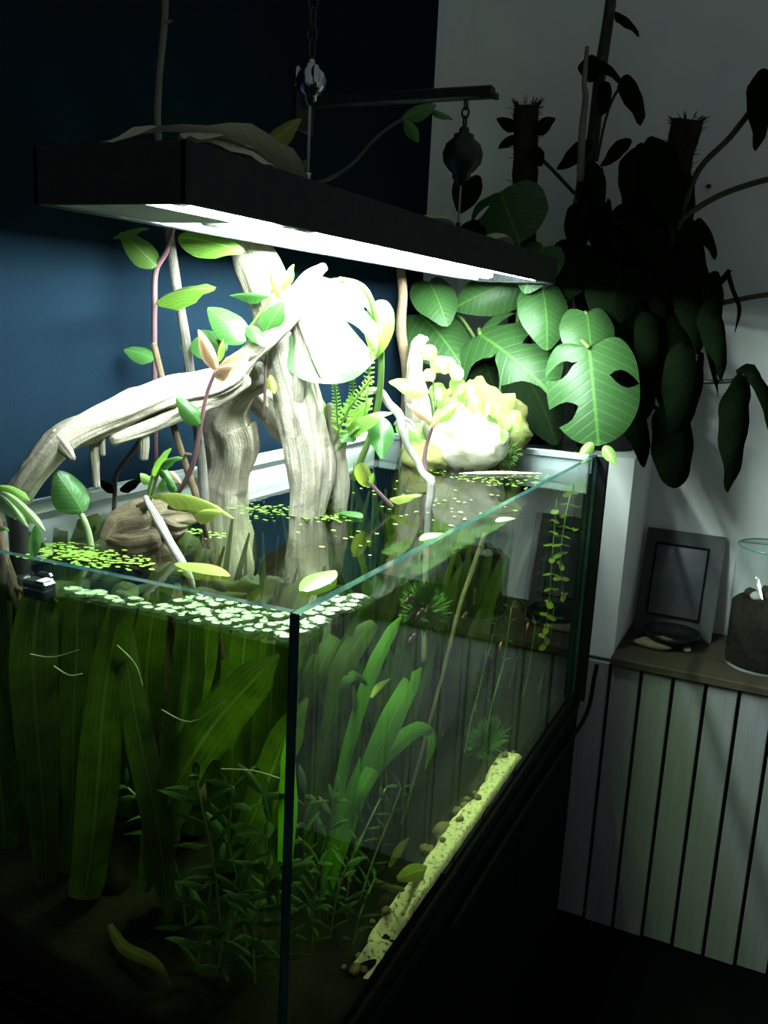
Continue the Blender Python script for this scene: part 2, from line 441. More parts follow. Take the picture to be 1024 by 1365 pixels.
def unit_leaf(shape, bend, cup, slits, mat, nt=14, ns=4):
    """unit leaf: x across (-.5..5), y along midrib (0..1), z up; slits = (left, right), each (t, s0, gap, s1)"""
    key = (shape, bend, cup, slits, mat, nt, ns)
    if key in _leafcache: return _leafcache[key]
    mb = MB()
    for side in (0, 1):
        sg = -1 if side == 0 else 1
        sl = sorted(slits[side]) if slits else []
        cuts = [0.0] + [q[0] for q in sl] + [1.0]
        for k in range(len(cuts) - 1):
            ta, tb = cuts[k], cuts[k + 1]
            sa = sl[k - 1] if k > 0 else None; sb = sl[k] if k < len(sl) else None
            n = max(4, int(nt * (tb - ta)) + 1); n_s = 8 if sl else ns
            def gap(q, s):
                if q is None or s <= q[1]: return 0
                s1 = q[3]
                if s1 < 1:
                    return q[2] * sin(pi * (s - q[1]) / (s1 - q[1])) ** .7 if s < s1 else 0
                f = (s - q[1]) / (1 - q[1]); return q[2] * (min(1, f * 2.2) ** .6)
            b = len(mb.v)
            for i in range(n + 1):
                for j in range(n_s + 1):
                    s = j / n_s
                    a_, b_ = ta + gap(sa, s), tb - gap(sb, s)
                    t = a_ + (b_ - a_) * i / n
                    e = outline(shape, t); my = max(0.0, e.y - .16 * sin(pi * t)) if t < 1 else 1.0
                    x = e.x * s * sg; y = my + (e.y - my) * s
                    yy = min(max(y, -.1), 1.0)
                    z = bend * 4 * yy * (1 - yy) - cup * 4 * x * x + .012 * sin(t * 26) * s
                    mb.v.append(Vector((x, y, z))); mb.uv.append((yy, x + .5))
            for i in range(n):
                for j in range(n_s):
                    q = [b + i * (n_s + 1) + j, b + (i + 1) * (n_s + 1) + j, b + (i + 1) * (n_s + 1) + j + 1, b + i * (n_s + 1) + j + 1]
                    mb.f.append(q[::-1] if side else q); mb.mi.append(0)
    me = mb.mesh('leaf', mat); _leafcache[key] = me; return me
def place_leaf(parent, mat, base, tip, width, nrm, shape='ovate', bend=.1, cup=.15, slits=None, name='leaf', nt=14, ns=4):
    base = Vector(base); tip = Vector(tip); d = tip - base; L = d.length; d = d / L
    n = nrm - d * nrm.dot(d); n.normalize(); sd = d.cross(n)
    ob = bpy.data.objects.new(name, unit_leaf(shape, bend, cup, slits, mat, nt, ns)); COL.objects.link(ob)
    mt = Matrix.Identity(4); o = ORG[parent.name] if parent is not None else Vector((0, 0, 0))
    for i in range(3):
        mt[i][0] = sd[i] * width; mt[i][1] = d[i] * L; mt[i][2] = n[i] * L; mt[i][3] = base[i] - o[i]
    if parent is not None: ob.parent = parent
    ob.matrix_local = mt
    return ob
def nrm_at(p, a=(1, .4, 0)):
    return ((C - p).normalized() * a[0] + Vector((0, 0, a[1])) + Vector((a[2], 0, 0)))
def pleaf(parent, mat, b, t, w, shape='ovate', nrm=(1, .4, 0), bend=.1, cup=.15, slits=None, **kw):
    """leaf from pixels: b, t = (px, py, depth y); w = width in px"""
    B = onY(*b); T = onY(*t); mid = (B + T) / 2
    return place_leaf(parent, mat, B, T, w * mpp(mid), nrm_at(mid, nrm), shape, bend, cup, slits, **kw)
def pstem(parent, pts, wpx, mat='green_stem', name='stem', n=6, k=5):
    P = [onY(*p) for p in pts]
    if isinstance(wpx, (int, float)): wpx = [wpx] * len(P)
    q, r = spline(P, k, [w * mpp(p) / 2 for w, p in zip(wpx, P)])
    return MB().tube(q, r, n).build(name, mat, parent)
def limb(mb, pts, n=28, k=9, rough=.16, seed=0, taper=True):
    """one wooden limb; pts = (px, py, y, width px)"""
    P = [onY(a, b, c) for a, b, c, w in pts]; R = [w * mpp(p) / 2 for p, (_, _, _, w) in zip(P, pts)]
    q, r = spline(P, k, R)
    for e, sg in ((0, 1), (-1, -1)):
        d = (q[e] - q[e + sg]).normalized()
        if taper:
            ext = [(q[e] + d * r[e] * .35, r[e] * .82), (q[e] + d * r[e] * .6, r[e] * .4)]
            if e == 0: q = [x[0] for x in ext[::-1]] + q; r = [x[1] for x in ext[::-1]] + r
            else: q = q + [x[0] for x in ext]; r = r + [x[1] for x in ext]
    mb.tube(q, r, n, rough, seed)
    return mb

# ================================================================== the place
FLOOR = 0.0; WALL_X = -1.035; BACK_Y = 2.76; COVER_Y = 2.40; LEDGE_Z = 0.82; PIL_X = -.385; PLANT_Z = 1.36
TX0, TX1, TY0, TY1, TZ0, TZ1 = -1.022, -.423, .740, 2.130, .780, 1.400
WATER = 1.358
def struct(name, mb, mat, smooth=False):
    o = mb.build(name, mat, None, smooth); o['kind'] = 'structure'; return o
struct('floor', MB().box((WALL_X - .1, -1.6, -.05), (2.2, BACK_Y + .1, 0)), 'floor')
struct('wall_left', MB().box((WALL_X - .1, -1.6, 0), (WALL_X, 2.46, 2.9)), 'dark_wall')
struct('wall_left_rear', MB().box((WALL_X - .1, 2.46, 0), (WALL_X - .004, BACK_Y, 2.9)), 'white_wall')
struct('wall_back', MB().box((WALL_X - .1, BACK_Y, 0), (2.2, BACK_Y + .1, 2.9)), 'white_wall')
# low white masonry block behind the far end of the tank, its top is a plant shelf
struct('wall_rear_block', MB().box((WALL_X, COVER_Y + .032, 0), (PIL_X, BACK_Y, PLANT_Z)), 'white_wall')

# slatted cover under the ledge
cover = thing('slatted_cover', 'white slatted wooden cover below the brown ledge', 'wall cover', (.3, COVER_Y + .01, 0))
MB().box((-.80, COVER_Y + .012, .02), (1.1, COVER_Y + .03, LEDGE_Z - .024)).build('backing', 'slat_back', cover, False)
pitch = .0835
rs = random.Random(3)
slat_mesh = MB().bevbox((0, -.006, 0), (pitch - .0095, .012, LEDGE_Z - .032), .0015).mesh('slat', 'slat', V(0, 0, 0), False)
slat_x0 = onY(815.8, 876, COVER_Y).x + .005
for k in range(-5, 18):
    xx = slat_x0 + k * pitch
    if -.80 < xx < 1.0:
        put(slat_mesh, 'slat', cover, (xx, COVER_Y, .002 + rs.uniform(0, .006)))
tag(MB().bevbox((PIL_X + .001, COVER_Y - .022, LEDGE_Z - .024), (1.12, BACK_Y - .001, LEDGE_Z), .003).build('ledge_board', 'ledge', None, False),
    'worn brown wooden ledge above the white slats', 'ledge')

# ------------------------------------------------------------------ cabinet and tank
stand = thing('aquarium_stand', 'black cabinet carrying the aquarium', 'cabinet', (-.72, 1.43, 0))
SX1 = -.412
MB().box((TX0 - .006, .70, 0), (SX1 - .018, 2.145, .752)).build('body', 'black_cabinet', stand, False)
MB().bevbox((TX0 - .008, .695, .752), (SX1 + .002, 2.150, .778), .003).build('top_board', 'black_trim', stand, False)
for k in range(3):
    y0 = .70 + k * .4817
    MB().bevbox((SX1 - .018, y0 + .002, .04), (SX1, y0 + .4797, .748), .002).build('door', 'black_cabinet', stand, False)

tank = thing('aquarium', 'rectangular glass aquarium full of water on the black cabinet', 'aquarium', (-.72, 1.43, TZ0))
G = .010
def pane(name, lo, hi, axis, outer_hi):
    """glass box; faces across `axis` are clear (outer face mirrors more), the narrow edges green"""
    x0, y0, z0 = lo; x1, y1, z1 = hi
    mb = MB().box(lo, hi)
    fa = {'z-': 0, 'z+': 1, 'y-': 2, 'x+': 3, 'y+': 4, 'x-': 5}
    mi = [2] * 6
    mi[fa[axis + '+']] = 0 if outer_hi else 1; mi[fa[axis + '-']] = 1 if outer_hi else 0
    mb.mi = mi
    return mb.build(name, ['glass', 'glass_in', 'glass_edge'], tank, False)
pane('end_pane', (TX0, TY0, TZ0 + .004), (TX1 - G - .0015, TY0 + G, TZ1), 'y', False)
pane('side_pane', (TX1 - G, TY0, TZ0 + .004), (TX1, TY1, TZ1), 'x', True)
pane('far_pane', (TX0 + G, TY1 - G, TZ0 + .004), (TX1 - G, TY1, TZ1), 'y', True)
pane('rear_pane', (TX0, TY0 + G, TZ0 + .004), (TX0 + G, TY1, TZ1), 'x', False)
MB().box((TX0, TY0, TZ0), (TX1, TY1, TZ0 + .004)).build('base_pane', 'silicone', tank, False)
# silicone joints at the corners
MB().box((TX1 - G - .0015, TY0 + .0006, TZ0 + .004), (TX1 - G, TY0 + G, TZ1 - .001)).build('corner_seal', 'silicone', tank, False)
MB().add([(TX1 - G - .001, TY0 + G, TZ0 + .01), (TX1 - G - .001, TY0 + G + .005, TZ0 + .01), (TX1 - G - .006, TY0 + G, TZ0 + .01),
          (TX1 - G - .001, TY0 + G, TZ1 - .002), (TX1 - G - .001, TY0 + G + .005, TZ1 - .002), (TX1 - G - .006, TY0 + G, TZ1 - .002)],
         [(0, 1, 2), (5, 4, 3), (1, 4, 5, 2), (0, 3, 4, 1), (0, 2, 5, 3)]).build('corner_seal', 'silicone', tank, False)
MB().bevbox((TX1 - .003, TY1 + .0005, TZ0), (TX1 + .026, TY1 + .012, TZ1 - .004), .002).build('corner_strip', 'black_trim', tank, False)
MB().box((TX0, TY1 + .0005, TZ0), (TX1 - .004, TY1 + .004, WATER - .004)).build('added_dark_sheet', 'black_trim', tank, False)  # added sheet, keeps lamplight from passing through to the block behind
MB().box((TX0 - .004, TY0 + .01, TZ0), (TX0 - .0005, TY1, WATER - .03)).build('added_dark_sheet', 'black_trim', tank, False)  # added sheet, darkens what shows through the rear glass
# black plinth strip round the foot of the glass
MB().bevbox((TX1 - .001, TY0 - .006, TZ0 - .001), (TX1 + .007, TY1 + .006, TZ0 + .024), .002).build('foot_strip', 'black_trim', tank, False)
MB().bevbox((TX0, TY0 - .007, TZ0 - .001), (TX1 + .006, TY0 - .0005, TZ0 + .024), .002).build('foot_strip', 'black_trim', tank, False)
# pale rail inside the rear pane and grey one inside the far pane
MB().bevbox((TX0 + G + .001, TY0 + .012, WATER - .045), (TX0 + G + .012, TY1 - .012, TZ1 - .014), .002).build('rear_rail', 'rail', tank, False)
MB().bevbox((TX0 + G + .001, TY0 + .012, TZ1 - .014), (TX0 + G + .026, TY1 - .012, TZ1 + .004), .002).build('rear_rail_cap', 'rail', tank, False)
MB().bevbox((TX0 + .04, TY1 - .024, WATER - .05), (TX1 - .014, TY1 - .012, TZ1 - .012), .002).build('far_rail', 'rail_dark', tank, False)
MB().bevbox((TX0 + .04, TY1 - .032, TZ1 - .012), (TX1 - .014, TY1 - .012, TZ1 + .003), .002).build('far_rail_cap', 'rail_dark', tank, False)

# water: top face mirrors, sides are clear, the body absorbs
wx0, wx1, wy0, wy1 = TX0 + G + .0005, TX1 - G - .0005, TY0 + G + .0005, TY1 - G - .0005
mb = MB().box((wx0, wy0, TZ0 + .006), (wx1, wy1, WATER)); mb.mi = [1, 0, 1, 1, 1, 1]
tag(mb.build('aquarium_water', ['water_top', 'water_side'], None, False), 'clear greenish water filling the glass tank', 'water', kind='stuff')

# substrate: dark soil banked to the rear, pale sand along the long glass
def soil_h(x, y):
    if x > -.49: return .018 + .004 * noise.noise(V(x * 30, y * 30, 0))
    return .018 + .10 * max(0, min(1, (-.49 - x) / .4)) + .012 * noise.noise(V(x * 9, y * 9, 0))
def grid(fn, x0, x1, y0, y1, nx, ny):
    mb = MB(); vs = []; fs = []
    for j in range(ny + 1):
        for i in range(nx + 1):
            x = x0 + (x1 - x0) * i / nx; y = y0 + (y1 - y0) * j / ny
            vs.append((x, y, fn(x, y)))
    for j in range(ny):
        for i in range(nx):
            a = j * (nx + 1) + i; fs.append((a, a + 1, a + nx + 2, a + nx + 1))
    b = len(vs); ring = [i for i in range(nx + 1)] + [j * (nx + 1) + nx for j in range(1, ny + 1)] + [ny * (nx + 1) + i for i in range(nx - 1, -1, -1)] + [j * (nx + 1) for j in range(ny - 1, 0, -1)]
    zb = TZ0 + .007
    vs += [(vs[r][0], vs[r][1], zb) for r in ring]; n = len(ring)
    for k in range(n): fs.append((ring[(k + 1) % n], ring[k], b + k, b + (k + 1) % n))
    return mb.add(vs, fs)
tag(grid(lambda x, y: TZ0 + .008 + soil_h(x, y), wx0 + .001, wx1 - .001, wy0 + .001, wy1 - .001, 40, 80).build('aquarium_soil', 'soil'),
    'dark soil banked up on the tank bottom', 'soil', kind='stuff')
def sand_z(x, y):
    e = max(0.0, ((y - 1.68) / .06 if y > 1.36 else (1.16 - y) / .26) + .5 * noise.noise(V(x * 50, y * 22, 8)) * (1 if y < 1.2 else .3))
    w_ = .030 + .012 * noise.noise(V(0, y * 7, 2)) + .008 * noise.noise(V(0, y * 22, 5))     # ragged inner edge
    d = max(0.0, (-.434 - x) - w_) / .012
    return TZ0 + .014 + .032 * (1 - min(1, e)) * (1 - min(1, d)) + .003 * noise.noise(V(x * 60, y * 45, 3))
tag(grid(sand_z, -.500, wx1 - .0015, wy0 + .16, wy1 - .32, 22, 120).build('aquarium_sand', 'sand'),
    'strip of pale yellow sand along the long glass', 'sand', kind='stuff')

# ------------------------------------------------------------------ hanging light
LY0, LY1 = .750, 2.165
LX0, LX1 = -1.026 * LY0, -.760 * LY0
LZ0, LZ1 = CAM_H + .133 * LY0 + .0005, CAM_H + .2125 * LY0
lamp = thing('hanging_aquarium_light', 'long black box light hanging over the aquarium', 'lamp', ((LX0 + LX1) / 2, (LY0 + LY1) / 2, LZ0))
w = .008
hb = MB()
hb.bevbox((LX0, LY0, LZ0), (LX0 + w, LY1, LZ1), .0012); hb.bevbox((LX1 - w, LY0, LZ0), (LX1, LY1, LZ1), .0012)
hb.bevbox((LX0, LY0, LZ0), (LX1, LY0 + w, LZ1), .0012); hb.bevbox((LX0, LY1 - w, LZ0), (LX1, LY1, LZ1), .0012)
hb.box((LX0 + .002, LY0 + .002, LZ1 - .006), (LX1 - .002, LY1 - .002, LZ1 - .0005))
hb.build('housing', 'housing', lamp, False)
rb = MB()
rb.box((LX0 + w, LY0 + w, LZ0 + .034), (LX1 - w, LY1 - w, LZ0 + .037))
rb.box((LX0 + w, LY0 + w, LZ0 + .002), (LX0 + w + .0015, LY1 - w, LZ0 + .034))
rb.box((LX1 - w - .0015, LY0 + w, LZ0 + .002), (LX1 - w, LY1 - w, LZ0 + .034))
rb.build('reflector', 'reflector', lamp, False)
MB().bevbox((LX0 + w + .002, LY0 + w + .001, LZ0 + .003), (LX0 + .128, LY0 + .20, LZ0 + .033), .004).build('ballast_cover', 'ballast', lamp, False)
TUBES = [(LX0 + .060, LY0 + .235, LY1 - .10), (LX1 - .036, LY0 + .022, LY0 + .235), (LX1 - .036, LY0 + .285, LY1 - .06)]
for tx, ya, yb in TUBES:
    MB().tube([(tx, ya + .02, LZ0 + .0125), (tx, yb - .02, LZ0 + .0125)], .009, 14).build('light_tube', 'tube', lamp)
    for y in (ya, yb):
        MB().tube([(tx, y - .012, LZ0 + .0125), (tx, y + .022, LZ0 + .0125)], .0105, 14).build('tube_cap', 'endcap', lamp)
for y in (LY0 + .215, LY0 + .30, LY0 + .80, LY1 - .30):
    MB().box((LX0 + w, y, LZ0 + .0235), (LX1 - w, y + .012, LZ0 + .034)).build('cross_bar', 'endcap', lamp, False)

# suspension: wall brackets, pulleys with chain and cord
HX = (LX0 + LX1) / 2
BAR_Z = onX(617, 121, HX).z
def hanger(y, top_z, pul_z, scale, label_p, label_b, mat, bar_dx):
    br = thing('wall_bracket', label_b, 'bracket', (WALL_X, y, top_z))
    MB().bevbox((WALL_X, y - .012, top_z - .011), (HX + bar_dx, y + .012, top_z + .011), .003).build('arm', 'iron', br, False)
    MB().bevbox((WALL_X, y - .035, top_z - .06), (WALL_X + .008, y + .035, top_z + .06), .002).build('wall_plate', 'iron', br, False)
    MB().bevbox((HX + bar_dx, y - .007, top_z - .014), (HX + bar_dx + .010, y + .007, top_z - .002), .002).build('end_peg', 'brown_stem', br, False)
    p = thing('pulley_hanger', label_p, 'pulley', (HX, y, LZ1))
    # body
    prof = [(.004, .052), (.010, .047), (.010, .040), (.020, .036), (.020, .030), (.034, .018), (.040, 0), (.037, -.016), (.026, -.030), (.018, -.036), (.018, -.046), (.010, -.050), (.006, -.058)]
    MB().lathe((HX, y, pul_z), [(r * scale, z * scale) for r, z in prof[::-1]], 24).build('body', mat, p)
    # chain
    z1 = top_z - .011; z0 = pul_z + .052 * scale; n = max(3, int((z1 - z0) / .020)); n = min(n, 30)
    step = (z1 - z0) / n
    for k in range(n):
        zc = z0 + (k + .5) * step; pts = []
        for a in range(13):
            an = 2 * pi * a / 12; q = step * .62
            pts.append((HX + (.007 * cos(an) if k % 2 else 0), y + (0 if k % 2 else .007 * cos(an)), zc + q * sin(an)))
        MB().tube(pts, .0022, 6, cap=False).build('chain_link', 'iron', p)
    # cord down to the lamp
    MB().tube([(HX, y, pul_z - .05 * scale), (HX, y, LZ1 + .028)], .0022, 6).build('cord', 'rope', p)
    MB().lathe((HX, y, LZ1), [(.012, 0), (.012, .004), (.005, .008), (.004, .030), (.006, .034), (0, .036)], 12).build('lamp_hook', mat, p)
    return p
y2 = onX(617, 205, HX).y
hanger(y2, BAR_Z, onX(616, 205, HX).z, 1.0, 'black pulley and chain hanging in front of the grey wall strip', 'black bar reaching out in front of the grey wall strip', 'iron', .055)
y1 = onX(414, 108, HX).y
p1 = hanger(y1, BAR_Z + .32, onX(414, 108, HX).z, .55, 'shiny steel pulley with pale cord against the dark wall', 'black bar high on the dark wall above the steel pulley', 'steel', .055)
for dx in (-.014, .014):
    MB().blob((HX + dx, y1 - .012, onX(414, 104, HX).z), (.007, .006, .014), 2, .1, rings=8, segs=10).build('cheek', 'steel', p1)

# ------------------------------------------------------------------ driftwood
def wood(name, limbs, mat, label, cat='driftwood', rough=.30, n=32):
    mb = MB()
    for i, l in enumerate(limbs): limb(mb, l, rough=rough, seed=3.1 + 1.7 * i, n=n)
    return tag(mb.build(name, mat), label, cat)
wood('driftwood_log', [
    [(420, 1010, 1.30, 62), (414, 800, 1.31, 56), (409, 690, 1.31, 52), (412, 620, 1.31, 56), (398, 540, 1.31, 62), (378, 465, 1.31, 66), (362, 410, 1.31, 58), (345, 360, 1.31, 58), (333, 318, 1.31, 52), (328, 290, 1.31, 44)],
    [(392, 600, 1.30, 20), (400, 520, 1.285, 22), (400, 455, 1.275, 20), (388, 420, 1.27, 22), (384, 395, 1.27, 16)],
    [(432, 508, 1.275, 9), (418, 470, 1.265, 14), (404, 430, 1.265, 16), (394, 400, 1.265, 14)],
    [(447, 720, 1.36, 26), (452, 650, 1.36, 30), (449, 600, 1.36, 28), (446, 570, 1.35, 18), (440, 540, 1.34, 10)],
], 'driftwood', 'thick upright grey driftwood trunk rising out of the water')
wood('driftwood_branch', [
    [(22, 662, .885, 36), (52, 617, .90, 40), (82, 583, .925, 44), (130, 563, .97, 42), (180, 543, 1.03, 44), (225, 524, 1.09, 44), (268, 516, 1.15, 40), (305, 503, 1.19, 36), (335, 470, 1.22, 30), (365, 438, 1.235, 30), (392, 404, 1.245, 28), (410, 375, 1.25, 22), (432, 356, 1.25, 12)],
    [(150, 585, .99, 20), (200, 566, 1.05, 24), (250, 543, 1.12, 24), (290, 528, 1.18, 24), (325, 505, 1.21, 26)],
    [(124, 578, .97, 15), (126, 610, .97, 13), (129, 648, .97, 10)],
    [(191, 566, 1.04, 13), (192, 590, 1.04, 13), (191, 611, 1.04, 11)],
    [(75, 585, .915, 26), (88, 600, .905, 17), (97, 611, .90, 10)],
    [(60, 600, .90, 18), (38, 618, .885, 12), (26, 634, .88, 7)],
    [(136, 580, .975, 8), (137, 606, .975, 7)],
    [(302, 478, 1.21, 6), (325, 478, 1.205, 9), (340, 472, 1.205, 5)],
], 'driftwood', 'long arching bleached branch with hanging stubs over the water', rough=.34)
wood('driftwood_root', [
    [(300, 800, 1.33, 70), (300, 700, 1.34, 66), (300, 655, 1.35, 72), (306, 622, 1.35, 62), (310, 590, 1.35, 72), (302, 562, 1.34, 72), (312, 532, 1.33, 50), (328, 512, 1.32, 42), (345, 503, 1.33, 36)],
    [(330, 515, 1.35, 40), (352, 535, 1.39, 44), (378, 562, 1.41, 46), (400, 590, 1.42, 36)],
    [(335, 500, 1.30, 34), (342, 494, 1.28, 30), (346, 508, 1.28, 20)],
], 'driftwood', 'chunky knotted driftwood root beside the thick trunk', rough=.36)
low = wood('sunken_driftwood', [
    [(144, 724, .99, 28), (160, 708, 1.01, 44), (190, 700, 1.03, 46), (225, 692, 1.07, 40), (258, 690, 1.12, 22)],
    [(152, 722, .985, 24), (178, 728, .985, 34), (206, 722, 1.0, 30)],
    [(212, 700, 1.02, 34), (232, 706, 1.03, 24), (246, 704, 1.05, 14)],
    [(170, 690, 1.03, 24), (182, 682, 1.03, 18), (197, 672, 1.02, 10)],
    [(205, 740, 1.02, 60), (230, 850, 1.02, 60), (240, 1060, 1.02, 70)],
], 'driftwood_wet', 'low wet brown driftwood lump breaking the surface', rough=.62)
def stick(name, pts, mat, label, knots=()):
    mb = MB(); limb(mb, pts, n=10, rough=.10, seed=pts[0][0] * .1)
    for (a, b, y, a2, b2, w) in knots: limb(mb, [(a, b, y, w), (a2, b2, y, w * .7)], n=8, k=2)
    return tag(mb.build(name, mat), label, 'stick')
stick('thin_twig', [(194, 663, .985, 8), (203, 680, .98, 10), (212, 696, .975, 13), (230, 728, .965, 11), (247, 757, .95, 11), (258, 790, .94, 9), (270, 900, .93, 8)], 'pale_twig',
      'short pale twig slanting from the low driftwood into the water', [(205, 686, .978, 216, 692, 7)])
stick('brown_stick', [(205, 459, 1.10, 9), (215, 500, 1.105, 9), (232, 570, 1.11, 10), (247, 618, 1.115, 10), (260, 656, 1.12, 10), (274, 706, 1.13, 11), (290, 790, 1.14, 11), (310, 1010, 1.15, 11)], 'stick',
      'thin brown stick leaning in front of the arching branch', [(248, 606, 1.112, 254, 606, 6)])
stick('grey_stick', [(226, -160, 1.19, 7), (221, -30, 1.19, 9), (219, 30, 1.19, 9), (212, 110, 1.19, 9), (211, 180, 1.19, 9), (224, 300, 1.20, 12), (237, 390, 1.205, 13), (247, 450, 1.21, 13), (254, 500, 1.215, 13), (262, 560, 1.22, 13), (272, 660, 1.225, 13), (285, 900, 1.23, 13)], 'grey_stick',
      'tall thin grey stick rising behind the light up the dark wall', [(222, 30, 1.19, 228, 28, 6)])
stick('bleached_twig', [(482, 527, 1.46, 6), (494, 521, 1.47, 9), (508, 523, 1.48, 10), (518, 538, 1.49, 11), (532, 553, 1.49, 12), (538, 575, 1.49, 13), (545, 596, 1.495, 12), (556, 613, 1.50, 11), (563, 630, 1.50, 10), (574, 641, 1.50, 13), (574, 662, 1.50, 11), (571, 682, 1.50, 9), (568, 740, 1.50, 8), (565, 880, 1.5, 8)], 'pale_twig',
      'crooked bleached white twig dipping into the water', [(534, 556, 1.49, 548, 562, 6), (546, 560, 1.49, 556, 574, 4), (536, 552, 1.49, 526, 566, 5), (540, 562, 1.49, 540, 572, 5)])
stick('far_stick', [(532, 345, 2.03, 13), (537, 390, 2.03, 13), (535, 440, 2.03, 14), (542, 500, 2.04, 13), (540, 600, 2.05, 14), (545, 800, 2.05, 14)], 'stick',
      'upright brown stick behind the mossy rock')
wood('stump', [[(562, 450, 2.02, 12), (556, 462, 2.02, 20), (553, 490, 2.02, 22), (557, 530, 2.02, 36), (562, 590, 2.03, 60), (560, 700, 2.03, 70), (560, 900, 2.02, 80)],
               [(568, 451, 2.02, 8), (562, 458, 2.02, 10)]], 'driftwood', 'pale forked driftwood stump behind the white rock')
stick('left_twig', [(-6, 690, .83, 15), (3, 735, .835, 14), (14, 775, .84, 18), (22, 800, .84, 14), (32, 826, .845, 10), (52, 870, .85, 8), (70, 1000, .85, 6)], 'stick',
      'brown twig entering the water beside the black filter hose', [(16, 780, .84, 40, 793, 9)])
stick('sunken_stick', [(646, 712, 1.62, 6), (630, 760, 1.58, 7), (612, 812, 1.52, 6), (590, 900, 1.44, 5), (560, 1010, 1.36, 4), (535, 1100, 1.28, 4)], 'driftwood_wet',
      'thin dark stick slanting under water behind the long glass')

# rocks
def rock(name, px, py, y, rx, rz, mat, label, seed, amp=.25, ry=None, ridge=False, cat='rock', flat=1, rings=20, segs=28):
    p = onY(px, py, y); s = mpp(p)
    return tag(MB().blob(p, (rx * s, (ry or rx) * s, rz * s), seed, amp, rings=rings, segs=segs, ridge=ridge).build(name, mat), label, cat)
rock('white_rock', 621, 583, 1.99, 54, 46, 'rock_pale', 'pale angular rock breaking the water at the far end', 4.3, .28, 44, True)
rock('mossy_rock', 632, 572, 2.07, 66, 62, 'rock_moss', 'mossy brown rock behind the pale rock', 9.1, .3, 30)
rock('sunken_rock', 610, 690, 2.0, 84, 62, 'rock_dark', 'dark sunken rock under the pale rock', 2.2, .25, 60)
rock('sunken_rock', 590, 810, 1.98, 105, 80, 'rock_dark', 'broad dark boulder on the tank bottom at the far end', 5.7, .25, 60)
rock('knot_stone', 565, 610, 1.93, 34, 22, 'rock_moss', 'small brown stone at the waterline left of the pale rock', 7.5, .25, 24)

# ------------------------------------------------------------------ plants growing out of the water
def plant(name, label, px, py, y, cat='plant', group=None):
    return thing(name, label, cat, onY(px, py, y), group)
v = plant('climbing_vine', 'striped green vine climbing the tall grey stick on the dark wall', 207, 470, 1.17, 'vine')
pstem(v, [(208, 640, 1.21), (206, 470, 1.19), (206, 400, 1.185), (208, 360, 1.185), (222, 335, 1.185), (232, 300, 1.185)], [6, 7, 8, 8, 7, 6], 'purple_stem')
pstem(v, [(262, 470, 1.22), (285, 455, 1.22), (320, 450, 1.22), (345, 420, 1.22), (362, 395, 1.22)], 5, 'green_stem')
for b, t, w_, sh, mt, nr in [
    ((209, 355, 1.18), (160, 310, 1.165), 36, 'ovate', 'leaf_vine', (1, .2, .2)),
    ((238, 316, 1.18), (327, 336, 1.16), 40, 'ovate', 'leaf_vine', (1, .2, .2)),
    ((208, 404, 1.18), (289, 384, 1.14), 34, 'lance', 'leaf_vine', (1, .5, .1)),
    ((206, 478, 1.18), (165, 466, 1.17), 27, 'ovate', 'leaf', (1, .6, .2)),
    ((328, 455, 1.20), (277, 410, 1.19), 44, 'ovate', 'leaf', (1, .3, .3)),
    ((264, 449, 1.21), (283, 484, 1.20), 34, 'ovate', 'leaf', (1, .3, .2)),
    ((300, 470, 1.22), (268, 440, 1.215), 30, 'ovate', 'leaf', (1, .3, .2)),
    ((332, 434, 1.21), (352, 462, 1.20), 22, 'ovate', 'leaf', (1, .4, .2)),
    ((352, 445, 1.22), (378, 402, 1.215), 32, 'ovate', 'leaf', (1, .4, .2)),
    ((150, 318, 1.16), (200, 305, 1.165), 20, 'lance', 'leaf_vine', (.6, 1, .1)),
    ((256, 468, 1.21), (240, 455, 1.21), 16, 'ovate', 'leaf', (1, .4, .2)),
]: pleaf(v, mt, b, t, w_, sh, nr, bend=.08, cup=.12)

v = plant('pink_vine', 'purple stemmed vine with pink young leaves in front of the chunky root', 255, 640, 1.10, 'vine')
pstem(v, [(236, 660, 1.12), (255, 625, 1.11), (266, 575, 1.10), (276, 525, 1.10), (288, 494, 1.10)], [6, 7, 6, 5, 5], 'purple_stem')
for b, t, w_, mt in [((289, 493, 1.10), (264, 439, 1.08), 20, 'leaf_pink'), ((289, 495, 1.10), (331, 466, 1.09), 22, 'leaf_pink'), ((286, 500, 1.10), (316, 487, 1.08), 22, 'leaf_pink'), ((292, 482, 1.1), (298, 452, 1.09), 9, 'leaf_bright'),
                     ((267, 565, 1.095), (235, 530, 1.08), 26, 'leaf'), ((236, 660, 1.12), (220, 632, 1.11), 12, 'leaf')]:
    pleaf(v, mt, b, t, w_, 'ovate', (1, .5, 0), bend=.14, cup=.25)
v = plant('purple_sprout', 'purple stemmed sprout with a pale folded tip below the light', 368, 470, 1.26, 'vine')
pstem(v, [(352, 560, 1.27), (355, 480, 1.265), (359, 410, 1.26), (364, 385, 1.26)], 4, 'purple_stem')
for b, t, w_, mt in [((366, 390, 1.26), (362, 350, 1.25), 9, 'leaf_pink'), ((372, 390, 1.26), (392, 352, 1.25), 14, 'leaf_bright'), ((376, 400, 1.26), (364, 372, 1.25), 12, 'leaf_olive'),
                     ((362, 395, 1.26), (306, 394, 1.24), 12, 'leaf'), ((360, 500, 1.25), (366, 525, 1.24), 14, 'leaf_olive')]:
    pleaf(v, mt, b, t, w_, 'lance', (1, .5, 0), bend=.12, cup=.3)

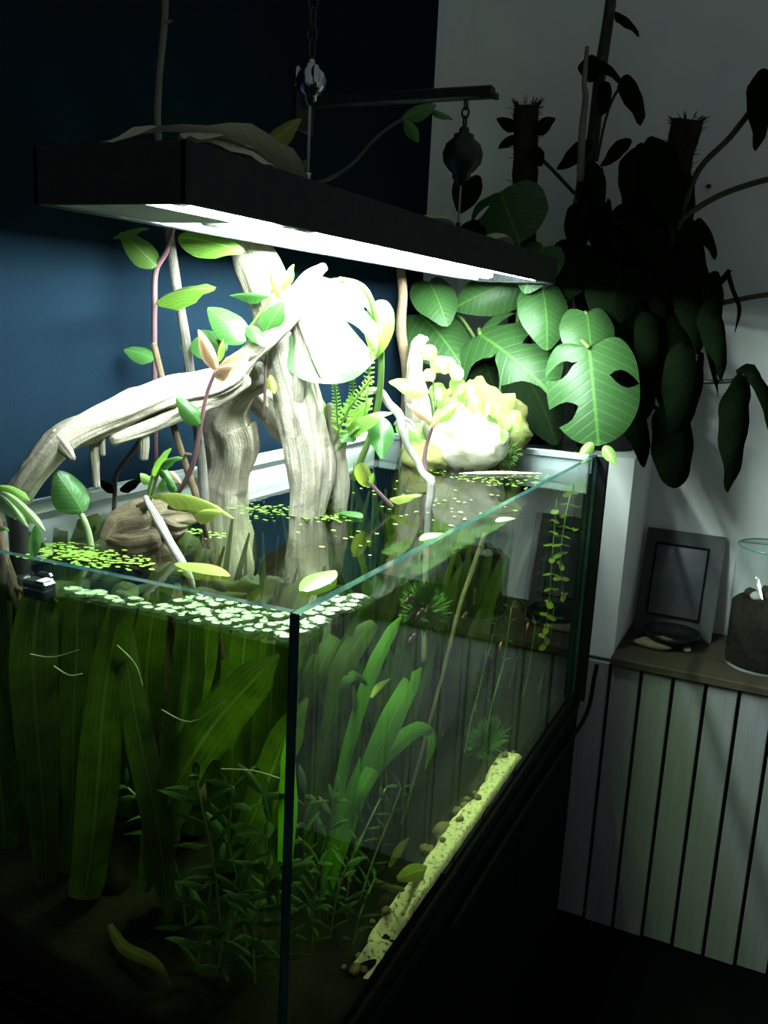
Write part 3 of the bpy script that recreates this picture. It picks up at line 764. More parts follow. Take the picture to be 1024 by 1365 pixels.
v = plant('arrow_leaf_plant', 'single dark green leaf on a pale stalk rising from duckweed', 122, 735, .945)
pstem(v, [(123, 742, .945), (119, 715, .945), (113, 695, .942), (105, 680, .94)], [9, 9, 8, 7], 'pale_stem', 'petiole')
pleaf(v, 'leaf', (111, 682, .94), (74, 626, .925), 50, 'ovate', (1, .5, .3), bend=.05, cup=.25, slits=None)

v = plant('spider_leaf_plant', 'pale striped arching leaves beside the black filter hose', -8, 660, .82)
pstem(v, [(-20, 760, .83), (-16, 700, .83), (-10, 662, .83)], 10, 'pale_stem')
for b, t, w_, mt in [((-12, 655, .83), (61, 709, .80), 24, 'leaf_pale'), ((-12, 652, .83), (40, 668, .82), 26, 'leaf_bright'), ((-10, 660, .83), (38, 704, .79), 18, 'leaf_pale'),
                     ((-8, 668, .83), (22, 694, .80), 14, 'leaf_pale'), ((50, 697, .81), (44, 748, .81), 16, 'leaf'), ((-2, 706, .82), (12, 708, .81), 10, 'leaf_bright')]:
    pleaf(v, mt, b, t, w_, 'lance', (1, .9, 0), bend=.16, cup=.15)

v = plant('leafy_sprout', 'fresh green sprout growing on the low wet driftwood', 200, 668, 1.02)
pstem(v, [(196, 680, 1.02), (200, 650, 1.02), (207, 622, 1.02)], 4, 'green_stem'); pstem(v, [(199, 672, 1.02), (208, 640, 1.015), (216, 622, 1.01)], 4, 'green_stem')
for b, t, w_, mt in [((202, 634, 1.02), (229, 597, 1.01), 16, 'leaf_bright'), ((214, 622, 1.01), (244, 611, .99), 17, 'leaf'), ((199, 645, 1.02), (187, 631, 1.01), 14, 'leaf_bright'),
                     ((211, 655, 1.02), (222, 637, 1.01), 13, 'leaf'), ((214, 622, 1.02), (231, 650, 1.02), 14, 'leaf'), ((226, 628, 1.03), (242, 645, 1.03), 9, 'leaf_pink')]:
    pleaf(v, mt, b, t, w_, 'ovate', (1, .6, 0), bend=.12)
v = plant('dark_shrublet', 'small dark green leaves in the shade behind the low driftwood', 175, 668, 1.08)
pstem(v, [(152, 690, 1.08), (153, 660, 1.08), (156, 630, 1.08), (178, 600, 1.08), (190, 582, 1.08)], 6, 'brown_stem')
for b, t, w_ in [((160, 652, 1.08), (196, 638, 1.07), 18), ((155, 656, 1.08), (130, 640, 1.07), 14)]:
    pleaf(v, 'leaf_shade', b, t, w_, 'ovate', (1, .6, 0))

v = plant('yellow_leaf_plant', 'long olive yellow leaf arching over the low driftwood', 272, 712, 1.03)
pstem(v, [(276, 716, 1.05), (270, 695, 1.04), (262, 685, 1.03), (250, 680, 1.03), (225, 676, 1.03)], [7, 8, 7, 6, 7], 'brown_stem')
pleaf(v, 'leaf_olive', (197, 662, 1.02), (314, 692, .985), 17, 'lance', (.12, 1, 0), bend=.10, cup=.12)
pleaf(v, 'leaf_olive', (259, 684, 1.0), (299, 683, .96), 25, 'ovate', (1, .5, 0), bend=.05)
pleaf(v, 'leaf_olive', (259, 684, 1.0), (247, 661, 1.0), 15, 'ovate', (1, .2, 0), bend=.05)

# the blown-out leaf under the lamp
v = plant('young_monstera', 'single big split leaf glowing white right under the light', 470, 640, 1.44)
pstem(v, [(470, 640, 1.44), (500, 560, 1.46), (508, 470, 1.44), (490, 390, 1.40), (452, 372, 1.36)], [9, 9, 9, 8, 7], 'green_stem', 'petiole')
big = (((.50, .40, .016, 1.0), (.66, .36, .022, 1.0)), ())
B = onY(440, 372, 1.37); T = onY(432, 512, 1.27)
place_leaf(v, 'leaf_glare', B, T, 136 * mpp(B), V(.30, -.55, .85), 'broad', .16, .38, big, nt=30)
pleaf(v, 'leaf_glare', (452, 372, 1.39), (480, 420, 1.35), 46, 'heart', (.6, 1, .2), bend=.2)
pleaf(v, 'leaf_bright', (512, 400, 1.44), (498, 480, 1.42), 44, 'ovate', (1, .3, .5), bend=.12)

v = plant('spoon_leaf_plant', 'bright fan of long stalked green leaves beside the thick trunk', 437, 660, 1.37)
for pts in [[(437, 668, 1.36), (441, 620, 1.36), (448, 590, 1.36), (455, 575, 1.36)], [(437, 665, 1.36), (445, 610, 1.35), (462, 585, 1.35), (478, 570, 1.35)], [(436, 665, 1.36), (440, 600, 1.355), (440, 575, 1.35)], [(438, 660, 1.36), (452, 610, 1.37), (470, 575, 1.38), (500, 560, 1.40)]]:
    pstem(v, pts, [7, 7, 6, 5][:len(pts)], 'green_stem', 'petiole')
for b, t, w_, mt, nr in [((445, 583, 1.36), (421, 522, 1.33), 17, 'leaf_bright', (1, .4, 0)), ((455, 578, 1.36), (524, 550, 1.37), 28, 'leaf_bright', (.6, 1, 0)),
                         ((462, 570, 1.36), (496, 533, 1.38), 20, 'leaf_bright', (1, .4, 0)), ((508, 556, 1.42), (509, 612, 1.36), 36, 'leaf', (1, .7, 0)),
                         ((452, 590, 1.37), (432, 545, 1.36), 14, 'leaf_bright', (1, .3, 0)), ((530, 560, 1.50), (562, 592, 1.5), 26, 'leaf_bright', (.8, 1, 0)), ((470, 575, 1.37), (455, 590, 1.33), 24, 'leaf', (1, .5, 0))]:
    pleaf(v, mt, b, t, w_, 'ovate', nr, bend=.14, cup=.2)

# fern
v = plant('small_fern', 'small fern fronds under the glowing split leaf', 452, 600, 1.33, 'fern')
def frond(parent, pts, lw, nl, mat='leaf_bright'):
    P = spline([onY(*p) for p in pts], 6); K = len(P); mb = MB()
    mb.tube(P, [.0016] * K, 5)
    for i in range(nl):
        f = .15 + .85 * i / nl; a = f * (K - 1); j = min(int(a), K - 2); p = P[j].lerp(P[j + 1], a - j); t = (P[j + 1] - P[j]).normalized()
        n_ = (C - p).normalized(); sd = t.cross(n_).normalized(); l = lw * (1 - .6 * f) * mpp(p)
        for sg in (-1, 1):
            e = p + sd * sg * l + t * l * .25
            mb.add([p - t * l * .22, p + t * l * .22, e + t * l * .18, e - t * l * .12], [(0, 1, 2, 3)], [(0, .3), (0, .7), (1, .6), (1, .4)])
    return mb.build('frond', mat, parent)
frond(v, [(445, 590, 1.34), (462, 550, 1.33), (478, 527, 1.32), (496, 503, 1.30)], 13, 14)
frond(v, [(450, 570, 1.33), (449, 540, 1.32), (446, 511, 1.31)], 9, 12)
frond(v, [(486, 560, 1.36), (492, 500, 1.36), (497, 445, 1.36)], 10, 16)
frond(v, [(460, 560, 1.33), (470, 530, 1.33), (470, 505, 1.32)], 9, 10)

v = plant('spoon_sprout', 'little plant with a cupped olive leaf standing in open water', 523, 672, 1.43)
pstem(v, [(524, 676, 1.43), (510, 662, 1.42), (494, 645, 1.41), (488, 638, 1.41)], 5, 'purple_stem')
pleaf(v, 'leaf_olive', (492, 646, 1.41), (478, 618, 1.39), 22, 'round', (1, .3, 0), cup=.3)
pleaf(v, 'leaf_bright', (492, 648, 1.41), (498, 630, 1.41), 10, 'ovate', (1, .3, .5))
pleaf(v, 'leaf_olive', (520, 665, 1.45), (563, 660, 1.45), 18, 'ovate', (.5, 1, 0), bend=.05)
v = plant('pink_leaf_sprout', 'purple stemmed sprout with one pink leaf before the pale rock', 568, 628, 1.72)
pstem(v, [(568, 632, 1.72), (566, 610, 1.72), (571, 585, 1.72), (580, 562, 1.71)], [6, 6, 5, 4], 'purple_stem')
for b, t, w_, mt in [((580, 565, 1.71), (542, 538, 1.69), 13, 'leaf_pink'), ((578, 565, 1.71), (612, 536, 1.74), 20, 'leaf_bright'), ((577, 572, 1.71), (585, 545, 1.7), 10, 'leaf_pink'), ((574, 568, 1.72), (566, 552, 1.7), 9, 'leaf_bright')]:
    pleaf(v, mt, b, t, w_, 'lance', (1, .6, 0), bend=.1)
v = plant('lime_leaf_vine', 'single lime green leaf hanging beside the forked stump', 572, 560, 1.9)
pstem(v, [(575, 600, 1.95), (578, 560, 1.93), (574, 530, 1.9), (569, 522, 1.88)], 4, 'green_stem')
pleaf(v, 'leaf_bright', (571, 523, 1.88), (518, 509, 1.84), 30, 'ovate', (.9, .8, 0), bend=.12)

v = plant('pennywort', 'round leaved pennywort creeping over the pale and mossy rocks', 620, 560, 2.0, 'creeper')
pts = [(572, 470), (586, 486), (597, 487), (607, 497), (612, 514), (591, 525), (618, 531), (610, 545), (636, 538), (648, 545), (664, 548), (683, 557), (657, 557), (670, 563), (602, 552), (626, 522), (580, 521), (668, 583), (684, 566), (640, 556), (594, 540), (560, 575), (575, 500)]
rp = random.Random(5)
for i, (a, b) in enumerate(pts):
    w_ = rp.uniform(17, 24); y = 1.96 + rp.uniform(-.04, .03)
    pleaf(v, 'leaf_bright', (a - rp.uniform(-4, 4), b + w_ * .45, y), (a + rp.uniform(-4, 4), b - w_ * .5, y + .01), w_, 'round', (.8, .9, rp.uniform(-.4, .4)), bend=.03, cup=-.15, nt=10, ns=3)
pstem(v, [(575, 600, 1.98), (580, 540, 1.98), (573, 475, 1.97)], 3, 'green_stem'); pstem(v, [(580, 545, 1.98), (610, 515, 1.98), (600, 488, 1.97)], 3, 'green_stem'); pstem(v, [(590, 560, 1.98), (640, 552, 1.98), (684, 562, 1.97)], 3, 'green_stem')

# ------------------------------------------------------------------ monsteras behind the far end
def pot(parent, x, y, z, r, h):
    MB().lathe((x, y, z), [(r * .78, 0), (r * .8, .004), (r, h - .02), (r * 1.06, h - .02), (r * 1.06, h), (r * .94, h), (r * .94, h - .015), (0, h - .015)], 24).build('pot', 'pot', parent)
S_L = ((.58, .40, .045, .96),); S_R = ((.50, .36, .045, .97), (.72, .40, .055, 1.0))
def tripod_stem(parent, pts, w, mat, name='stem'): return pstem(parent, pts, w, mat, name, n=8)
ma = thing('monstera', 'potted monstera with glossy split leaves lit by the aquarium light', 'houseplant', (-.72, 2.57, PLANT_Z))
pot(ma, -.72, 2.57, PLANT_Z, .10, .16)
PM = onY(692, 280, 2.42)
def moss_pole(parent, top, base, r, seed):
    q, rr = spline([base, base.lerp(top, .5) + V(.004, 0, 0), top], 10, [r, r * 1.05, r * .95])
    pb = MB().tube(q, rr, 16, .22, seed, 14).build('moss_pole', 'mosspole', parent)
    hb = MB(); rg = random.Random(int(seed * 10))
    for i in range(260):
        f = 1 - rg.random() ** 3 * .9; p = base.lerp(top, f); a = rg.uniform(0, 2 * pi)
        d = V(cos(a), sin(a), rg.uniform(.1, 1.6) if f > .9 else rg.uniform(-.3, .6)).normalized(); s = p + V(cos(a), sin(a), 0) * r * .8
        hb.tube([s, s + d * rg.uniform(.010, .026)], [.0016, .0005], 3, cap=False)
    hb.build('moss_fibres', 'mosspole', pb)['kind'] = 'stuff'
moss_pole(ma, onY(702, 140, 2.42), V(-.76, 2.56, PLANT_Z + .14), .034, 3.3)
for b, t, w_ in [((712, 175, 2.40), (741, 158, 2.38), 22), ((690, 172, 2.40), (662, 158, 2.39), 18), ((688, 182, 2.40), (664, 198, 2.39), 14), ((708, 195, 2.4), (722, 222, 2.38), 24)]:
    pleaf(ma, 'leaf_shade', b, t, w_, 'ovate', (1, .4, 0))
for b, t, w_, sh, mt, nr, sl in [
    ((785, 463, 2.18), (798, 594, 2.13), 122, 'broad', 'leaf_monstera', (1, .40, -.05), (S_L, S_R)),
    ((640, 446, 2.27), (734, 524, 2.22), 132, 'broad', 'leaf_monstera', (1, .15, .25), (((.44, .40, .05, 1.0), (.64, .42, .045, 1.0)), ((.60, .24, .10, 1.0),))),
    ((724, 388, 2.24), (729, 468, 2.20), 70, 'heart', 'leaf_monstera', (1, .2, .3), None),
    ((694, 372, 2.34), (604, 412, 2.30), 66, 'heart', 'leaf_monstera', (1, .4, .1), None),
    ((572, 376, 2.25), (596, 436, 2.2), 62, 'heart', 'leaf_monstera', (1, .4, .2), None),
    ((560, 420, 2.3), (622, 500, 2.24), 90, 'heart', 'leaf_monstera', (1, .3, .4), None),
    ((668, 256, 2.30), (693, 324, 2.24), 104, 'broad', 'leaf_monstera', (1, .5, -.3), ((), ((.5, .4, .03, .96),))),
    ((700, 500, 2.22), (742, 594, 2.18), 76, 'heart', 'leaf_shade', (1, .2, .5), None),
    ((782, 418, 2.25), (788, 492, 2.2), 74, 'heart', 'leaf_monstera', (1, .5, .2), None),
    ((640, 470, 2.3), (668, 560, 2.26), 80, 'heart', 'leaf_shade', (1, .3, .4), None),
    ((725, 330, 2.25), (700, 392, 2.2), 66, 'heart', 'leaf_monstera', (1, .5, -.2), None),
    ((770, 330, 2.35), (752, 400, 2.3), 70, 'heart', 'leaf_shade', (1, .4, .2), None),
    ((628, 236, 2.32), (612, 285, 2.3), 40, 'heart', 'leaf_shade', (1, .4, .2), None),
    ((640, 300, 2.25), (612, 330, 2.2), 40, 'heart', 'leaf_shade', (1, .6, 0), None),
    ((828, 360, 2.35), (800, 440, 2.3), 80, 'heart', 'leaf_shade', (1, .3, .4), None),
    ((790, 590, 2.12), (772, 613, 2.10), 16, 'ovate', 'leaf_bright', (1, .4, 0), None),
    ((806, 594, 2.12), (821, 620, 2.10), 17, 'ovate', 'leaf_bright', (1, .4, 0), None),
]: pleaf(ma, mt, b, t, w_, sh, nr, bend=.10, cup=.16, slits=sl, nt=26 if sl else 16)
root = (690, 560, 2.42)
for pts, w_ in [([(700, 545, 2.42), (730, 480, 2.36), (765, 452, 2.25), (785, 463, 2.17)], 6), ([(690, 545, 2.42), (660, 470, 2.3), (640, 440, 2.30), (640, 446, 2.27)], 6), ([(690, 540, 2.42), (700, 440, 2.32), (716, 392, 2.28), (724, 388, 2.24)], 5),
                ([(690, 540, 2.42), (690, 420, 2.38), (695, 372, 2.34)], 5), ([(688, 545, 2.42), (620, 430, 2.36), (572, 376, 2.25)], 5), ([(692, 400, 2.42), (690, 300, 2.38), (668, 256, 2.30)], 5), ([(705, 545, 2.42), (770, 430, 2.32), (782, 418, 2.25)], 5),
                ([(697, 545, 2.42), (702, 512, 2.35), (700, 500, 2.22)], 5), ([(686, 545, 2.42), (660, 500, 2.36), (640, 470, 2.3)], 5), ([(693, 500, 2.42), (715, 370, 2.34), (725, 330, 2.25)], 5), ([(684, 548, 2.42), (600, 470, 2.38), (560, 420, 2.3)], 5)]:
    pstem(ma, pts, w_, 'green_stem', 'petiole')
for pts in [[(686, 500, 2.36), (692, 560, 2.3), (694, 590, 2.26)], [(700, 530, 2.36), (704, 570, 2.3), (700, 590, 2.26)]]:
    pstem(ma, pts, 7, 'stick', 'aerial_root')

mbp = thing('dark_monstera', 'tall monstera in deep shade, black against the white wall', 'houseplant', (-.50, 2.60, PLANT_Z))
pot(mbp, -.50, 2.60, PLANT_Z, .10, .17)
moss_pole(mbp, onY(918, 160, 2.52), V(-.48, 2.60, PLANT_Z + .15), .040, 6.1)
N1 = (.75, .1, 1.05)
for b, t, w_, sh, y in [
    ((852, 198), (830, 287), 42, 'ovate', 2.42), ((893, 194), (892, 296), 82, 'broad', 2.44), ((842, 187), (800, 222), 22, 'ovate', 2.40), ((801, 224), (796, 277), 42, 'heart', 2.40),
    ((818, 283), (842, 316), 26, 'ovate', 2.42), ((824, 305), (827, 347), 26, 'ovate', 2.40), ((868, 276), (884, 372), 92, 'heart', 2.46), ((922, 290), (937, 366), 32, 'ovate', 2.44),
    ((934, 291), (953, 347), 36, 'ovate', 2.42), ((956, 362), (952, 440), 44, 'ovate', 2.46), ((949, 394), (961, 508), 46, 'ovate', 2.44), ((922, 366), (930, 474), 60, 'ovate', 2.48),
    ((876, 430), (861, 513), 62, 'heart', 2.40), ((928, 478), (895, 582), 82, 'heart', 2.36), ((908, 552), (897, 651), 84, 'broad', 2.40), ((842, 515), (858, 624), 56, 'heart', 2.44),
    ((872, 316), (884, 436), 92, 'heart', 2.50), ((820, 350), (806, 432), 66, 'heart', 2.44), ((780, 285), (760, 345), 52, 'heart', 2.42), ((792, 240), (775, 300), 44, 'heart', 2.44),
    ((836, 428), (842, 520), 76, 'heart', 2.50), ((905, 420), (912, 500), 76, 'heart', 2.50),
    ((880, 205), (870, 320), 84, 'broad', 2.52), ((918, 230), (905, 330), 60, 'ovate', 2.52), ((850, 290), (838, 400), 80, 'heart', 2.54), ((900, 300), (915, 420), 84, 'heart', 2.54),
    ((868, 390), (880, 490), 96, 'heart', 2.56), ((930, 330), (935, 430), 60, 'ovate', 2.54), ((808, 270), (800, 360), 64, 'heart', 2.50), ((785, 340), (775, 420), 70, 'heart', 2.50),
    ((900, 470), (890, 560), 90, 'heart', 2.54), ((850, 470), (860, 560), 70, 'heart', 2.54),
]: pleaf(mbp, 'leaf_shade', (*b, y), (*t, y - .05), w_, sh, N1, bend=.10, cup=.18, nt=18)
pleaf(mbp, 'leaf_shade', (992, 498, 2.46), (969, 657, 2.40), 62, 'ovate', N1, bend=.06, cup=.1, nt=18)
# hooked lobes beside it
def lobe(parent, pts, ws, mat='leaf_shade', nr=N1, name='leaf_lobe'):
    P = [onY(*p) for p in pts]; q, r = spline(P, 6, [w_ * mpp(p) for p, w_ in zip(P, ws)])
    return MB().ribbon(q, r, nrm_at(P[1], nr), .15).build(name, mat, parent)
lobe(mbp, [(984, 503, 2.46), (1004, 500, 2.45), (1021, 520, 2.43), (1030, 555, 2.42), (1026, 582, 2.42)], [20, 32, 32, 24, 2])
lobe(mbp, [(972, 364, 2.46), (978, 385, 2.45), (987, 412, 2.44), (980, 443, 2.44)], [12, 10, 9, 2])
lobe(mbp, [(974, 360, 2.46), (966, 372, 2.46), (955, 384, 2.46)], [9, 12, 6])
lobe(mbp, [(940, 440, 2.46), (952, 490, 2.44), (958, 528, 2.44)], [18, 12, 1])
for pts, w_ in [([(870, 330, 2.5), (905, 290, 2.46), (932, 226, 2.45), (976, 180, 2.44), (1030, 108, 2.42)], 8), ([(870, 380, 2.5), (905, 300, 2.46), (929, 278, 2.45), (970, 256, 2.44), (1030, 238, 2.42), (1066, 240, 2.41)], 8), ([(900, 420, 2.5), (967, 403, 2.46), (1030, 392, 2.45), (1060, 392, 2.44)], 7),
                ([(900, 505, 2.48), (941, 509, 2.46), (978, 507, 2.46), (992, 498, 2.46)], 6), ([(880, 500, 2.52), (850, 400, 2.5), (872, 316, 2.5)], 7), ([(880, 520, 2.52), (920, 500, 2.45), (928, 478, 2.36)], 6), ([(870, 540, 2.52), (900, 560, 2.46), (908, 552, 2.40)], 6)]:
    pstem(mbp, pts, w_, 'dark_stem', 'petiole')
pleaf(mbp, 'leaf_shade', (1066, 240, 2.41), (1082, 330, 2.38), 60, 'heart', N1)
pleaf(mbp, 'leaf_shade', (1060, 392, 2.44), (1080, 480, 2.40), 60, 'heart', N1)
pleaf(mbp, 'leaf_shade', (1022, 92, 2.42), (1006, 202, 2.40), 52, 'ovate', N1)

tr = thing('climbing_rubber_plant', 'tall dark stem with a few hanging leaves high against the wall', 'houseplant', (-.90, 2.62, PLANT_Z))
pot(tr, -.90, 2.62, PLANT_Z, .07, .14)
pstem(tr, [(836, -150, 2.50), (818, -30, 2.50), (812, 20, 2.50), (800, 100, 2.50), (790, 190, 2.50), (776, 260, 2.52), (768, 330, 2.54), (764, 430, 2.56), (700, 540, 2.62)], [12, 14, 15, 16, 17, 20, 26, 26, 22], 'dark_stem', n=10)
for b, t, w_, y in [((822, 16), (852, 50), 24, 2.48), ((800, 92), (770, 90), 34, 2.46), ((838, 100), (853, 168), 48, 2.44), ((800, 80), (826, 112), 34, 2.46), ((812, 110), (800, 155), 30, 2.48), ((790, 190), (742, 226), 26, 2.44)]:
    pleaf(tr, 'leaf_shade', (*b, y), (*t, y - .03), w_, 'ovate', N1, bend=.1)
pstem(tr, [(796, 215, 2.49), (806, 165, 2.48), (818, 130, 2.46), (838, 100, 2.44)], 4, 'dark_stem', 'petiole')
pstem(tr, [(766, 258, 2.5), (740, 230, 2.47), (722, 212, 2.45)], 5, 'dark_stem', 'petiole')
tag(MB().tube(*spline([onY(783, 62, 2.38), onY(779, 110, 2.38), onY(781, 130, 2.38), onY(776, 180, 2.39), onY(773, 260, 2.42), onY(768, 420, 2.46), V(-.60, 2.46, PLANT_Z)], 5, [.005, .007, .008, .009, .010, .011, .012]), 10, .15, 2.0).build('support_stick', 'grey_stick'),
    'forked grey support stick beside the tall dark stem', 'stick')

# leaves and vine above the lamp
dl = thing('dry_leaf_cluster', 'limp pale leaves lying on top of the black light', 'leaves', (HX, .84, LZ1))
zt = LZ1 + .002
place_leaf(dl, 'leaf_dry', V(-.60, 1.02, zt + .002), V(-.70, .775, zt + .003), .10, V(.1, 0, 1), 'ovate', .11, -.05)
place_leaf(dl, 'leaf_dry', V(-.66, .98, zt + .004), V(-.585, .775, zt + .004), .09, V(0, 0, 1), 'ovate', .09, .05)
place_leaf(dl, 'leaf_dry', V(-.583, .93, zt + .001), V(-.60, .78, zt + .003), .035, V(.3, 0, 1), 'ovate', .08, .05)
dl2 = tag(MB().ribbon(spline([V(-.60, 1.38, zt), V(-.595, 1.46, zt + .012), V(-.60, 1.55, zt)], 6), [.01 + .03 * sin(pi * i / 12) for i in range(13)], V(0, 0, 1)).build('fallen_leaf', 'leaf_dry'), 'small dry leaf lying further along the black light', 'leaf')
dl3 = tag(MB().ribbon(spline([V(-.60, 1.72, zt), V(-.605, 1.82, zt + .02), V(-.61, 1.92, zt)], 6), [.012 + .035 * sin(pi * i / 12) for i in range(13)], V(0, 0, 1)).build('fallen_leaf', 'leaf_dry'), 'brown dry leaf on the light below the black pulley', 'leaf')
v = plant('trailing_vine', 'thin vine with dim leaves above the light on the dark wall', 412, 225, 1.55, 'vine')
for pts in [[(360, 240, 1.25), (420, 245, 1.45), (468, 220, 1.62), (500, 185, 1.75), (535, 160, 1.85), (570, 148, 1.95), (578, 118, 2.0)]]: pstem(v, pts, 5, 'brown_stem')
for b, t, w_ in [((340, 212, 1.15), (402, 158, 1.18), 28), ((535, 160, 1.85), (582, 140, 1.9), 22), ((540, 160, 1.85), (558, 190, 1.85), 18), ((570, 146, 1.93), (604, 160, 1.93), 10), ((399, 232, 1.4), (408, 212, 1.4), 12)]:
    pleaf(v, 'leaf_olive' if w_ > 25 else 'leaf', b, t, w_, 'lance', (1, .4, 0))

# ------------------------------------------------------------------ things floating on the water
zp = WATER + .0012
padm = []
for k in range(4):
    mb = MB(); n = 14; rg = random.Random(k)
    vs = [(0, 0, .0016)]; uv = [(0.1, .5)]
    for ring, (r, z) in enumerate(((.55, .0022), (1.0, .0004))):
        for j in range(n):
            a = .22 + (2 * pi - .44) * j / (n - 1); rr = r * (1 + .05 * rg.uniform(-1, 1))
            vs.append((rr * cos(a), rr * sin(a), z)); uv.append((.5 + .5 * r * cos(a), .5 + .5 * r * sin(a)))
    fs = [(0, 1 + j, 2 + j) for j in range(n - 1)] + [(1 + j, 1 + n + j, 2 + n + j, 2 + j) for j in range(n - 1)]
    nb = len(vs); vs.append((0, 0, -.0012)); uv.append((.5, .5)); fs += [(nb, 2 + n + j, 1 + n + j) for j in range(n - 1)]
    mb.add([(x * 1, y * 1, z) for x, y, z in vs], fs, uv); padm.append(mb.mesh('floating_pad', 'pad'))
def density(x, y):
    e = y - (TY0 + G)                       # distance from the end pane
    s_ = (TX1 - G) - x                      # distance from the long pane
    if x > -.62 and e < .085: return True
    if x > -.76 and e < .030 + .02 * noise.noise(V(x * 30, 0, 0)): return True
    if s_ < .05 and e < .18: return True
    return False
pads = []; rg = random.Random(21); tries = 0
while tries < 9000 and len(pads) < 150:
    tries += 1
    x = rg.uniform(-.80, TX1 - G - .008); y = rg.uniform(TY0 + G + .008, TY0 + .21); r = rg.uniform(.009, .0165)
    if not density(x, y) or x + r > TX1 - G - .001 or y - r < TY0 + G + .001: continue
    if any((x - a) ** 2 + (y - b) ** 2 < (.52 * (r + c)) ** 2 for a, b, c in pads): continue
    pads.append((x, y, r))
for i, (x, y, r) in enumerate(pads):
    o = put(padm[i % 4], 'floating_pad', None, (x, y, zp + .0009 * (i % 4))); o.scale = (r, r, 1); o.rotation_euler = (rg.uniform(-.06, .06), rg.uniform(-.06, .06), rg.uniform(0, 6.28))
    tag(o, 'small round pale green leaf floating in the near corner of the tank', 'floating leaf', 'round floating leaves in the near corner')
# duckweed: too small to count
mb = MB(); rg = random.Random(4)
def dweed(cx, cy, sx, sy, n, r0=.0022, r1=.005):
    for i in range(n):
        x = rg.gauss(cx, sx); y = rg.gauss(cy, sy); r = rg.uniform(r0, r1)
        if not (TX0 + .03 < x < TX1 - .02 and TY0 + .02 < y < TY1 - .035): continue
        a0 = rg.uniform(0, 6); z = zp + rg.uniform(0, .001)
        mb.add([(x + r * cos(a0 + k * 1.05), y + r * .8 * sin(a0 + k * 1.05), z) for k in range(6)], [tuple(range(6))])
for px, py, sx, sy, n in [(90, 738, .05, .022, 240), (140, 742, .04, .015, 90), (370, 684, .06, .03, 60), (345, 680, .03, .03, 60), (262, 710, .03, .012, 70), (170, 700, .03, .02, 40), (650, 640, .07, .03, 90), (690, 632, .04, .03, 60), (600, 690, .06, .06, 24), (450, 720, .05, .05, 14), (560, 660, .1, .06, 26), (440, 690, .02, .02, 60)]:
    p = onZ(px, py, zp); dweed(p.x, p.y, sx, sy, n)
tag(mb.build('duckweed', 'duckweed'), 'tiny duckweed specks scattered over the water surface', 'duckweed', kind='stuff')
for (b, t, w_, mt, lab) in [((612, 632), (722, 632), 14, 'leaf_dry', 'long pale yellow leaf floating below the pale rock'), ((404, 790), (446, 762), 26, 'leaf_bright', 'pointed lime leaf lying on the water near the long glass'), ((236, 752), (306, 770), 26, 'leaf_olive', 'olive leaf floating where the pale twig enters the water'),
                            ((455, 683), (482, 692), 18, 'leaf', 'flat green leaf floating beside the thick trunk'), ((590, 712), (560, 722), 14, 'leaf_bright', 'small bright leaf floating past the bleached twig'), ((662, 697), (686, 692), 12, 'leaf_pale', 'pale green leaf floating against the long glass')]:
    B = onZ(*b, zp); T = onZ(*t, zp); L = (T - B).length
    hid = MB(); q = [B.lerp(T, i / 10) for i in range(11)]
    q = [p + V(0, 0, .002 + .004 * sin(pi * i / 10)) for i, p in enumerate(q)]
    wid = w_ * 1.6 * mpp(B)
    tag(hid.ribbon(q, [wid * (sin(pi * min(1, .06 + .92 * i / 10)) ** .8) for i in range(11)], V(0, 0, 1), .06).build('drifting_leaf', mt), lab, 'floating leaf')
# moss at the waterline
def moss_clump(name, c, r, n, label, mat='moss', l=.012):
    mb = MB(); rg = random.Random(int(c.x * 1000) & 255)
    for i in range(n):
        d = V(rg.gauss(0, 1), rg.gauss(0, 1), rg.gauss(0, 1)).normalized(); p = c + V(d.x * r[0], d.y * r[1], d.z * r[2]) * rg.uniform(.3, 1)
        e = p + (d + V(0, 0, .4)).normalized() * l * rg.uniform(.5, 1.3); s_ = d.orthogonal().normalized() * l * .12
        mb.add([p - s_, p + s_, e], [(0, 1, 2)])
    return tag(mb.build(name, mat), label, 'moss', kind='stuff')
moss_clump('moss_tuft', onY(441, 672, 1.35), (.020, .03, .022), 500, 'tuft of green moss at the waterline beside the thick trunk')
moss_clump('moss_ball', onX(566, 810, -.50), (.028, .04, .032), 900, 'ball of fine green moss under water behind the long glass', l=.018)
moss_clump('moss_patch', onX(650, 985, -.50), (.03, .09, .022), 700, 'low patch of green moss on the bottom beyond the sand', l=.016)
moss_clump('moss_cover', onY(668, 600, 2.03), (.05, .03, .04), 600, 'moss covering the side of the mossy rock')

